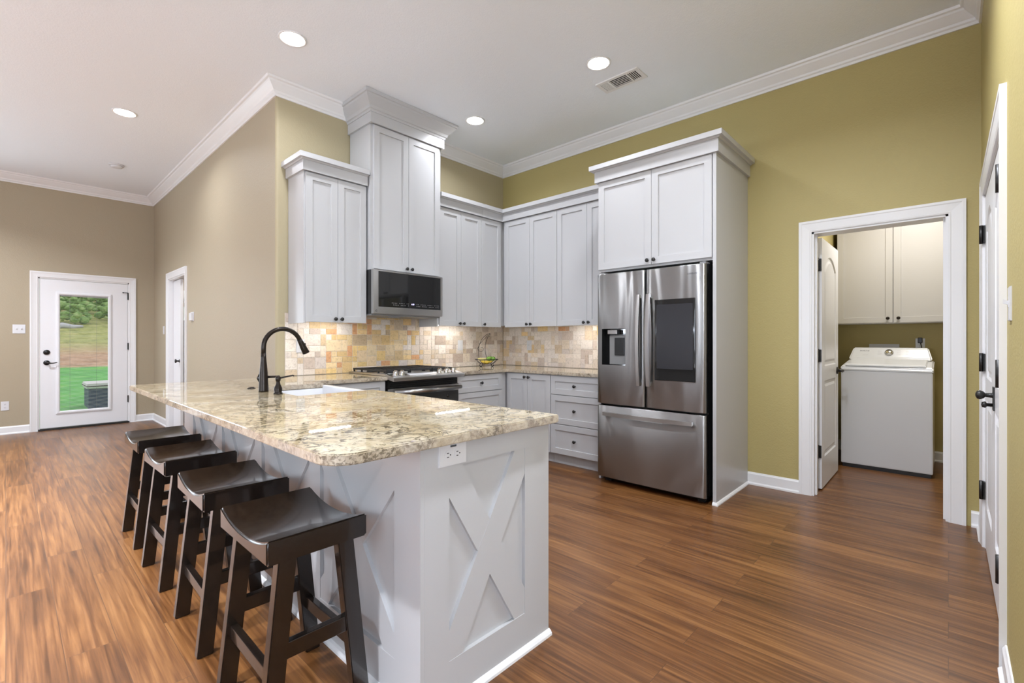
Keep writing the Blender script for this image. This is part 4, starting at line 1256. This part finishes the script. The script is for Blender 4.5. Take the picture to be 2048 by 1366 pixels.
r = bmesh.ops.extrude_face_region(bm, geom=[f])
for q in [e_ for e_ in r['geom'] if isinstance(e_, bmesh.types.BMVert)]: q.co.y = wy1 - 0.035
bmesh.ops.bevel(bm, geom=bm.edges[:], offset=0.005, segments=2, affect='EDGES')
MB().bm(bm).build('lid', 'washer_white', ws)
cn = [(wx1 - 0.235, 1.003), (wx1 - 0.205, 1.03), (wx1 - 0.135, 1.122), (wx1 - 0.115, 1.130), (wx1, 1.130), (wx1, 1.003)]
bm = bmesh.new()
f = bm.faces.new([bm.verts.new((x, wy0 + 0.020, z)) for x, z in cn])
r = bmesh.ops.extrude_face_region(bm, geom=[f])
for q in [e_ for e_ in r['geom'] if isinstance(e_, bmesh.types.BMVert)]: q.co.y = wy1 - 0.012
for q in bm.verts:                         # shoulders of the console lean in
    if q.co.z > 1.1:
        q.co.y += 0.022 if q.co.y < 0.4 else -0.022
bmesh.ops.bevel(bm, geom=bm.edges[:], offset=0.009, segments=3, affect='EDGES')
con = MB().bm(bm).build('console', 'washer_white', ws)
cnrm = Vector((-0.796, 0, 0.606)); cup = Vector((0.606, 0, 0.796))
def on_con(y, t): return Vector((wx1 - 0.205, y, 1.03)) + cup * t + cnrm * 0.0006
MB().lathe([(0.036, 0), (0.036, 0.004), (0.030, 0.008), (0.028, 0.022), (0.023, 0.026), (0, 0.026)], on_con(0.432, 0.062), cnrm, 24).build('dial', 'chrome', con)
text_mb('SAMSUNG', 0.017, on_con(0.628, 0.085), (0, -1, 0), cnrm, 0.0006).build('lettering', 'logo_grey', con)
def mark(name, y, t, w_, h_):
    a = on_con(y, t)
    MB().prism([a, a + Vector((0, -w_, 0)), a + Vector((0, -w_, 0)) + cup * h_, a + cup * h_], cnrm * 0.0004).build(name, 'panel_grey', con)
for i in range(4):
    mark('cycle_mark', 0.520, 0.04 + i * 0.016, 0.030, 0.003); mark('cycle_mark', 0.372, 0.04 + i * 0.016, 0.030, 0.003)
for i in range(3):
    for j in range(3): mark('button', 0.305 - i * 0.05, 0.045 + j * 0.018, 0.022, 0.004)
mark('label_strip', 0.64, 0.032, 0.045, 0.003)
# washer hookup box and outlet behind it
hb = MB().box(LX - 0.012, LX, 0.37, 0.62, 1.02, 1.165, 0.003).build('hookup_plate', 'panel_grey')
tag(hb, 'pale grey rectangular plate on the wall behind the washing machine', 'wall plate')

def plate(name, label, cat, c, u, n, kind='outlet', group=None, horiz=False, size=(0.072, 0.116)):
    """wall plate: c centre on the wall, u horizontal direction, n outward"""
    c = Vector(c); u = Vector(u); n = Vector(n); z = Vector((0, 0, 1))
    if horiz: u, z = z, -u
    r_ = thing(name, c, label, cat, group)
    def bx(mb, a0, a1, b0, b1, t0, t1):
        mb.prism([c + u * a0 + z * b0 + n * t0, c + u * a1 + z * b0 + n * t0, c + u * a1 + z * b1 + n * t0, c + u * a0 + z * b1 + n * t0], n * (t1 - t0))
    w2, h2 = size[0] / 2, size[1] / 2
    mb = MB(); bx(mb, -w2, w2, -h2, h2, 0, 0.004); bx(mb, -w2 + 0.003, w2 - 0.003, -h2 + 0.003, h2 - 0.003, 0.004, 0.006)
    mb.build('plate', 'plastic_white', r_)
    if kind == 'outlet':
        for s_ in (-1, 1):
            mb = MB(); o2 = c + z * (0.020 * s_)
            mb.lathe([(0.0165, 0.006), (0.0165, 0.0068), (0, 0.0069)], o2, n, 20, smooth=False)
            rc = mb.build('receptacle', 'plastic_white', r_)
            mb = MB()
            for a in (-0.0065, 0.0065):
                bx(mb, a - 0.0011, a + 0.0011, 0.020 * s_ - 0.001, 0.020 * s_ + 0.007, 0.0066, 0.0074)
            mb.lathe([(0.0024, 0.0066), (0.0024, 0.0074), (0, 0.0075)], o2 - z * 0.007, n, 10)
            mb.build('slot', 'slot_dark', rc)
    elif kind == 'rocker':
        mb = MB(); bx(mb, -0.017, 0.017, -0.034, 0.034, 0.006, 0.0085); mb.build('rocker', 'plastic_white', r_)
    elif kind == 'toggle':
        k = max(1, round(size[0] / 0.06) if size[0] > 0.09 else 1)
        for i in range(k):
            a = (i - (k - 1) / 2) * 0.046
            mb = MB(); bx(mb, a - 0.005, a + 0.005, -0.011, 0.011, 0.006, 0.008)
            mb.prism([c + u * (a - 0.004) + z * -0.004 + n * 0.007, c + u * (a + 0.004) + z * -0.004 + n * 0.007, c + u * (a + 0.004) + z * 0.010 + n * 0.007, c + u * (a - 0.004) + z * 0.010 + n * 0.007], n * 0.012 + z * 0.006)
            mb.build('toggle', 'plastic_white', r_)
    return r_
YT = Yr - 0.0095
XT = Xw - 0.0095
plate('wall_outlet', 'white outlet on the tiled wall behind the faucet', 'outlet', (1.727, YT, 1.155), (1, 0, 0), (0, -1, 0))
plate('wall_switch', 'white rocker switch on the tiles between range and fruit basket', 'switch', (3.535, YT, 1.148), (1, 0, 0), (0, -1, 0), 'rocker')
plate('wall_switch', 'white toggle switch on the tiles right of the corner', 'switch', (XT, 3.655, 1.145), (0, -1, 0), (-1, 0, 0), 'toggle')
po = plate('wall_outlet', 'white outlet set sideways on the peninsula end under the granite', 'outlet', (1.002, PY0 - TH, 0.827), (1, 0, 0), (0, -1, 0), 'outlet', horiz=True)
MB().box(0.99, 1.015, PY0 - TH - 0.0068, PY0 - TH - 0.006, 0.851, 0.8575).build('sticker', 'sticker', po, 'dark sticker')
plate('wall_switch', 'white two-toggle switch plate left of the glazed exterior door', 'switch', (0.117, Yf, 1.352), (1, 0, 0), (0, -1, 0), 'toggle', size=(0.116, 0.116))
plate('wall_outlet', 'white outlet low on the far wall left of the glazed door', 'outlet', (-0.007, Yf, 0.366), (1, 0, 0), (0, -1, 0))
plate('wall_switch', 'white switch plate between the far corner and the narrow doorway', 'switch', (Xl, 8.17, 1.35), (0, -1, 0), (-1, 0, 0), 'rocker')
plate('wall_switch', 'white toggle switch on the wall beside the pantry doors', 'switch', (2.31, Yd, 1.325), (-1, 0, 0), (0, 1, 0), 'toggle')
th_ = thing('thermostat', (Xl, 6.67, 1.49), 'small white control box on the tan wall right of the narrow doorway', 'thermostat')
MB().box(Xl - 0.006, Xl, 6.60, 6.74, 1.435, 1.545, 0.003).build('back_plate', 'plastic_white', th_)
MB().box(Xl - 0.028, Xl - 0.006, 6.61, 6.72, 1.445, 1.535, 0.005).build('cover', 'plastic_white', th_)
lo = plate('wall_outlet', 'white outlet with a black plug behind the washing machine', 'outlet', (LX, 0.208, 1.165), (0, -1, 0), (-1, 0, 0))
pg = thing('power_plug', (LX - 0.03, 0.208, 1.19), 'black plug and cord in the laundry outlet', 'plug')
MB().box(LX - 0.045, LX - 0.0085, 0.190, 0.226, 1.178, 1.232, 0.006).build('plug_body', 'black_plastic', pg)
MB().tube([(LX - 0.03, 0.205, 1.18), (LX - 0.035, 0.196, 1.13), (LX - 0.03, 0.190, 1.05), (LX - 0.03, 0.19, 0.85)], 0.004, 8).build('cord', 'black_plastic', pg)

# ------------------------------------------------------------------ fruit basket
bx_, by_ = 3.80, 3.93
fb = thing('fruit_basket', (bx_, by_, ZT), 'black wire fruit basket with a curved scrolled hook in the tiled corner', 'basket')
dirx = Vector((0.733, -0.68, 0)).normalized()     # long axis of the boat-shaped basket
diry = Vector((0.68, 0.733, 0))
def BP_(a, b, z): return Vector((bx_, by_, ZT)) + dirx * a + diry * b + Vector((0, 0, z))
wr = 0.0026
def oval(a, b, z, n=28): return [BP_(a * cos(2 * pi * k / n), b * sin(2 * pi * k / n), z) for k in range(n + 1)]
mb = MB().tube(oval(0.135, 0.09, 0.085), 0.0032, 8)
mb.build('rim', 'black_metal', fb)
mb = MB().tube(oval(0.07, 0.05, 0.030), wr, 8)
mb.tube([BP_(-0.07, 0, 0.03), BP_(0.07, 0, 0.03)], wr, 6); mb.tube([BP_(0, -0.05, 0.03), BP_(0, 0.05, 0.03)], wr, 6)
for k in range(14):
    t = 2 * pi * k / 14
    mb.tube([BP_(0.07 * cos(t), 0.05 * sin(t), 0.03), BP_(0.10 * cos(t), 0.07 * sin(t), 0.052), BP_(0.135 * cos(t), 0.09 * sin(t), 0.085)], 0.0018, 6)
mb.build('cage', 'black_metal', fb)
for sa in (-1, 1):
    for sb_ in (-1, 1):
        c0 = BP_(0.066 * sa, 0.046 * sb_, 0.0165)
        MB().tube([c0 + dirx * (0.014 * cos(t)) + Vector((0, 0, 0.014 * sin(t))) for t in [pi / 2 + 5.4 * k / 14 for k in range(15)]], wr, 8).build('foot', 'black_metal', fb)
mb = MB()
def bez(ps, n=16):
    out = []
    for k in range(n + 1):
        t = k / n
        q = [Vector(p) for p in ps]
        while len(q) > 1: q = [q[i].lerp(q[i + 1], t) for i in range(len(q) - 1)]
        out.append(q[0])
    return out
mb.tube(bez([BP_(-0.085, 0.06, 0.085), BP_(-0.115, 0.06, 0.22), BP_(-0.07, 0.05, 0.36), BP_(0.04, 0.02, 0.385)]), wr, 8)
mb.tube(bez([BP_(0.01, 0.085, 0.085), BP_(-0.03, 0.06, 0.18), BP_(-0.03, 0.05, 0.28), BP_(0.04, 0.02, 0.385)]), wr, 8)
mb.tube(bez([BP_(0.04, 0.02, 0.385), BP_(0.045, 0.015, 0.37), BP_(0.038, 0.012, 0.352), BP_(0.028, 0.012, 0.350)], 8), wr, 8)
cc = BP_(-0.062, 0.052, 0.205)
mb.tube([cc + dirx * ((0.042 - 0.028 * k / 20) * cos(t)) + Vector((0, 0, (0.042 - 0.028 * k / 20) * sin(t))) for k, t in [(k, pi - 0.4 + 5.6 * k / 20) for k in range(21)]], wr * 0.8, 8)
mb.tube(bez([BP_(-0.098, 0.055, 0.215), BP_(-0.08, 0.05, 0.28), BP_(-0.03, 0.04, 0.31), BP_(0.02, 0.03, 0.37)]), wr * 0.8, 8)
mb.build('hook', 'black_metal', fb)
def banana(label, a0, b0, z0, ln, col, yaw):
    mb = MB()
    ax = (dirx * cos(yaw) + diry * sin(yaw))
    pts = []
    for k in range(13):
        t = k / 12 - 0.5
        pts.append(BP_(a0, b0, z0) + ax * (ln * t) + Vector((0, 0, 0.10 * ln * (4 * t * t))))
    rs_ = [0.004, 0.008, 0.013, 0.0155, 0.0165, 0.017, 0.017, 0.0165, 0.0155, 0.014, 0.011, 0.006, 0.004]
    mb.tube(pts, rs_, 8)
    return tag(mb.build('banana', col), label, 'banana', 'bananas in the fruit basket')
banana('yellow banana lowest at the front of the wire fruit basket', -0.005, -0.034, 0.052, 0.125, 'banana_yellow', 0.1)
banana('yellow banana at the back of the wire fruit basket', 0.01, 0.012, 0.052, 0.12, 'banana_yellow', -0.15)
banana('pale banana lying on top at the left of the fruit basket', -0.05, -0.018, 0.085, 0.11, 'banana_pale', 0.2)
for lab, a, b, z in (('green apple in the middle of the fruit basket', 0.022, -0.015, 0.094), ('green apple nearest the right rim of the fruit basket', 0.075, -0.005, 0.092), ('green apple behind the others in the fruit basket', 0.05, 0.045, 0.095)):
    ap = thing('apple', BP_(a, b, z), lab, 'apple', 'apples in the fruit basket')
    c_ = BP_(a, b, z - 0.026)
    MB().lathe([(0.0, 0.004), (0.010, 0.0), (0.020, 0.008), (0.026, 0.022), (0.026, 0.032), (0.020, 0.044), (0.010, 0.048), (0.0, 0.043)], c_, (0, 0, 1), 18).build('flesh', 'apple_green', ap)
    MB().tube([c_ + Vector((0, 0, 0.044)), c_ + Vector((0.002, 0.001, 0.056))], 0.0012, 6).build('stem', 'leaf_dark', ap)

# ------------------------------------------------------------------ bar stools (local frame, then copied)
def make_stool():
    r_ = thing('bar_stool', (0, 0, 0), '', 'stool', 'saddle stools along the peninsula')
    hx, hy, zb, zt = 0.158, 0.214, 0.550, 0.625
    bm = bmesh.new()
    n = 16
    rows = []
    for k in range(n + 1):
        t = 2 * k / n - 1
        z = zt - 0.036 * (1 - abs(t) ** 2.2)
        rows.append([bm.verts.new((-hx, hy * t, z)), bm.verts.new((hx, hy * t, z)), bm.verts.new((hx, hy * t, zb)), bm.verts.new((-hx, hy * t, zb))])
    for k in range(n):
        for q in range(4):
            bm.faces.new([rows[k][q], rows[k + 1][q], rows[k + 1][(q + 1) % 4], rows[k][(q + 1) % 4]])
    bm.faces.new(rows[0]); bm.faces.new(rows[-1][::-1])
    bmesh.ops.recalc_face_normals(bm, faces=bm.faces[:])
    se = [e for e in bm.edges if len(e.link_faces) == 2 and e.calc_face_angle(0) > radians(50)]
    bmesh.ops.bevel(bm, geom=se, offset=0.006, segments=3, affect='EDGES')
    mb = MB().bm(bm)
    s_ = mb.build('seat', 'espresso', r_)
    for p in s_.data.polygons: p.use_smooth = True
    try:
        s_.data.set_sharp_from_angle(angle=radians(40))
    except Exception:
        pass
    lx, ly = 0.027, 0.019
    tops = {}
    for a in (-1, 1):
        for b in (-1, 1):
            t = Vector((a * 0.092, b * 0.178, zb)); f = Vector((a * 0.148, b * 0.186, 0))
            tops[(a, b)] = (t, f)
            mb = MB()
            vs = [f + Vector((sx * lx, sy * ly, 0)) for sx, sy in ((-1, -1), (1, -1), (1, 1), (-1, 1))] + [t + Vector((sx * lx, sy * ly, 0)) for sx, sy in ((-1, -1), (1, -1), (1, 1), (-1, 1))]
            bm = bmesh.new()
            q = [bm.verts.new(v_) for v_ in vs]
            for f_ in ((3, 2, 1, 0), (4, 5, 6, 7), (0, 1, 5, 4), (1, 2, 6, 5), (2, 3, 7, 6), (3, 0, 4, 7)): bm.faces.new([q[i] for i in f_])
            bmesh.ops.bevel(bm, geom=bm.edges[:], offset=0.003, segments=2, affect='EDGES')
            mb.bm(bm).build('leg', 'espresso', r_)
    def at(a, b, z):
        t, f = tops[(a, b)]
        return f.lerp(t, z / zb)
    for b in (-1, 1):                       # rails across, under the seat ends
        p, q = at(-1, b, 0.275), at(1, b, 0.275)
        MB().box(p.x + lx - 0.004, q.x - lx + 0.004, p.y - 0.012, p.y + 0.012, 0.25, 0.30, 0.003).build('stretcher', 'espresso', r_)
    for a in (-1, 1):                       # lower long rails
        p, q = at(a, -1, 0.20), at(a, 1, 0.20)
        MB().box(p.x - 0.012, p.x + 0.012, p.y + ly - 0.004, q.y - ly + 0.004, 0.178, 0.222, 0.003).build('stretcher', 'espresso', r_)
    return r_
st0 = make_stool()
LAB = ['dark espresso saddle stool nearest the camera at the peninsula corner', 'dark saddle stool second from the camera along the peninsula',
       'dark saddle stool third from the camera along the peninsula', 'dark saddle stool farthest away, nearest the glazed exterior door']
for i, (x, y, rz) in enumerate(((0.664, 1.638, 0.0), (0.667, 2.268, -0.02), (0.668, 2.955, 0.015), (0.672, 3.62, 0.0))):
    s_ = st0 if i == 0 else copy_tree(st0)
    s_.location = (x, y, 0); s_.rotation_euler = (0, 0, rz)
    s_['label'] = LAB[i]

# ------------------------------------------------------------------ ceiling fittings
def can(x, y, label, power):
    r_ = thing('recessed_light', (x, y, ZC), label, 'ceiling light', 'recessed ceiling lights')
    MB().lathe([(0.095, ZC - 0.0005), (0.095, ZC - 0.005), (0.086, ZC - 0.008), (0.078, ZC - 0.004), (0.078, ZC - 0.0005)], (x, y, 0), (0, 0, 1), 36).build('trim_ring', 'trim_white', r_)
    MB().lathe([(0.0, ZC - 0.0035), (0.078, ZC - 0.0035), (0.078, ZC - 0.002), (0, ZC - 0.002)], (x, y, 0), (0, 0, 1), 36).build('lens', 'can_glow', r_)
    area('can_and_fill_lamp', (x, y, ZC - 0.012), (0, 0, -1), 0.15, 0.15, power, CAN_COLOR, radians(150), 'DISK')
can(1.388, 3.419, 'round recessed ceiling light above the peninsula, the largest in view', CAN_KITCHEN)
can(3.122, 1.985, 'round recessed ceiling light beside the ceiling vent', CAN_KITCHEN)
can(3.117, 3.386, 'round recessed ceiling light near the tall microwave cabinet', CAN_KITCHEN)
can(0.761, 5.687, 'round recessed ceiling light over the living area near the smoke detector', CAN_FILL_LIVING * 0.25)
vt = thing('ceiling_vent', (3.455, 1.98, ZC), 'white rectangular louvred air vent in the ceiling', 'vent')
vx0, vx1, vy0, vy1 = 3.365, 3.545, 1.79, 2.17
fm = MB()
fm.box(vx0, vx0 + 0.028, vy0, vy1, ZC - 0.010, ZC - 0.0002); fm.box(vx1 - 0.028, vx1, vy0, vy1, ZC - 0.010, ZC - 0.0002)
fm.box(vx0 + 0.028, vx1 - 0.028, vy0, vy0 + 0.03, ZC - 0.010, ZC - 0.0002); fm.box(vx0 + 0.028, vx1 - 0.028, vy1 - 0.03, vy1, ZC - 0.010, ZC - 0.0002)
fm.box(vx0 + 0.028, vx1 - 0.028, 1.893, 1.903, ZC - 0.011, ZC - 0.002); fm.box(vx0 + 0.028, vx1 - 0.028, 2.057, 2.067, ZC - 0.011, ZC - 0.002)
fm.build('frame', 'trim_white', vt)
MB().box(vx0 + 0.026, vx1 - 0.026, vy0 + 0.028, vy1 - 0.028, ZC - 0.0015, ZC - 0.0004).build('duct_shade', 'cavity_shade', vt)  # thin black sheet painted as the shade behind the louvres
sl_ = MB()
for k in range(5):
    x = vx0 + 0.047 + k * 0.0215
    sl_.box(x - 0.0035, x + 0.0035, 1.903, 2.057, ZC - 0.0095, ZC - 0.008)
for k in range(4):
    y = 1.833 + k * 0.0155
    sl_.box(vx0 + 0.028, vx1 - 0.028, y - 0.003, y + 0.003, ZC - 0.0095, ZC - 0.008)
for k in range(6):
    y = 2.074 + k * 0.0115
    sl_.box(vx0 + 0.028, vx1 - 0.028, y - 0.0048, y + 0.0048, ZC - 0.0095, ZC - 0.008)
sl_.build('louver', 'trim_white', vt)
sm = thing('smoke_detector', (0.921, 7.452, ZC), 'white round smoke detector on the living room ceiling', 'smoke detector')
MB().lathe([(0.075, ZC), (0.075, ZC - 0.012), (0.068, ZC - 0.014), (0, ZC - 0.014)], (0.921, 7.452, 0), (0, 0, 1), 28).build('base', 'plastic_white', sm)
MB().lathe([(0.060, ZC - 0.012), (0.056, ZC - 0.032), (0.03, ZC - 0.036), (0, ZC - 0.036)], (0.921, 7.452, 0), (0, 0, 1), 28).build('cover', 'plastic_white', sm)

# under-cabinet light bars
def ucl(x0, x1, y0, y1, label):
    r_ = thing('under_cabinet_light', ((x0 + x1) / 2, (y0 + y1) / 2, UZ0), label, 'light bar', 'light bars under the wall cabinets')
    MB().box(x0, x1, y0, y1, UZ0 + 0.018, UZ0 + 0.0295, 0.002).build('housing', 'plastic_white', r_)
    dx, dy = (0.006, 0.0075) if x1 - x0 > y1 - y0 else (0.0075, 0.006)
    MB().box(x0 + dx, x1 - dx, y0 + dy, y1 - dy, UZ0 + 0.0155, UZ0 + 0.0182).build('diffuser', 'strip_glow', r_)
ucl(1.72, 2.10, 3.90, 3.925, 'lit bar under the wall cabinet left of the microwave')
ucl(3.03, 3.52, 3.90, 3.925, 'lit bar under the wall cabinets right of the microwave')
ucl(4.03, 4.055, 2.42, 2.95, 'lit bar under the cabinets beside the refrigerator')
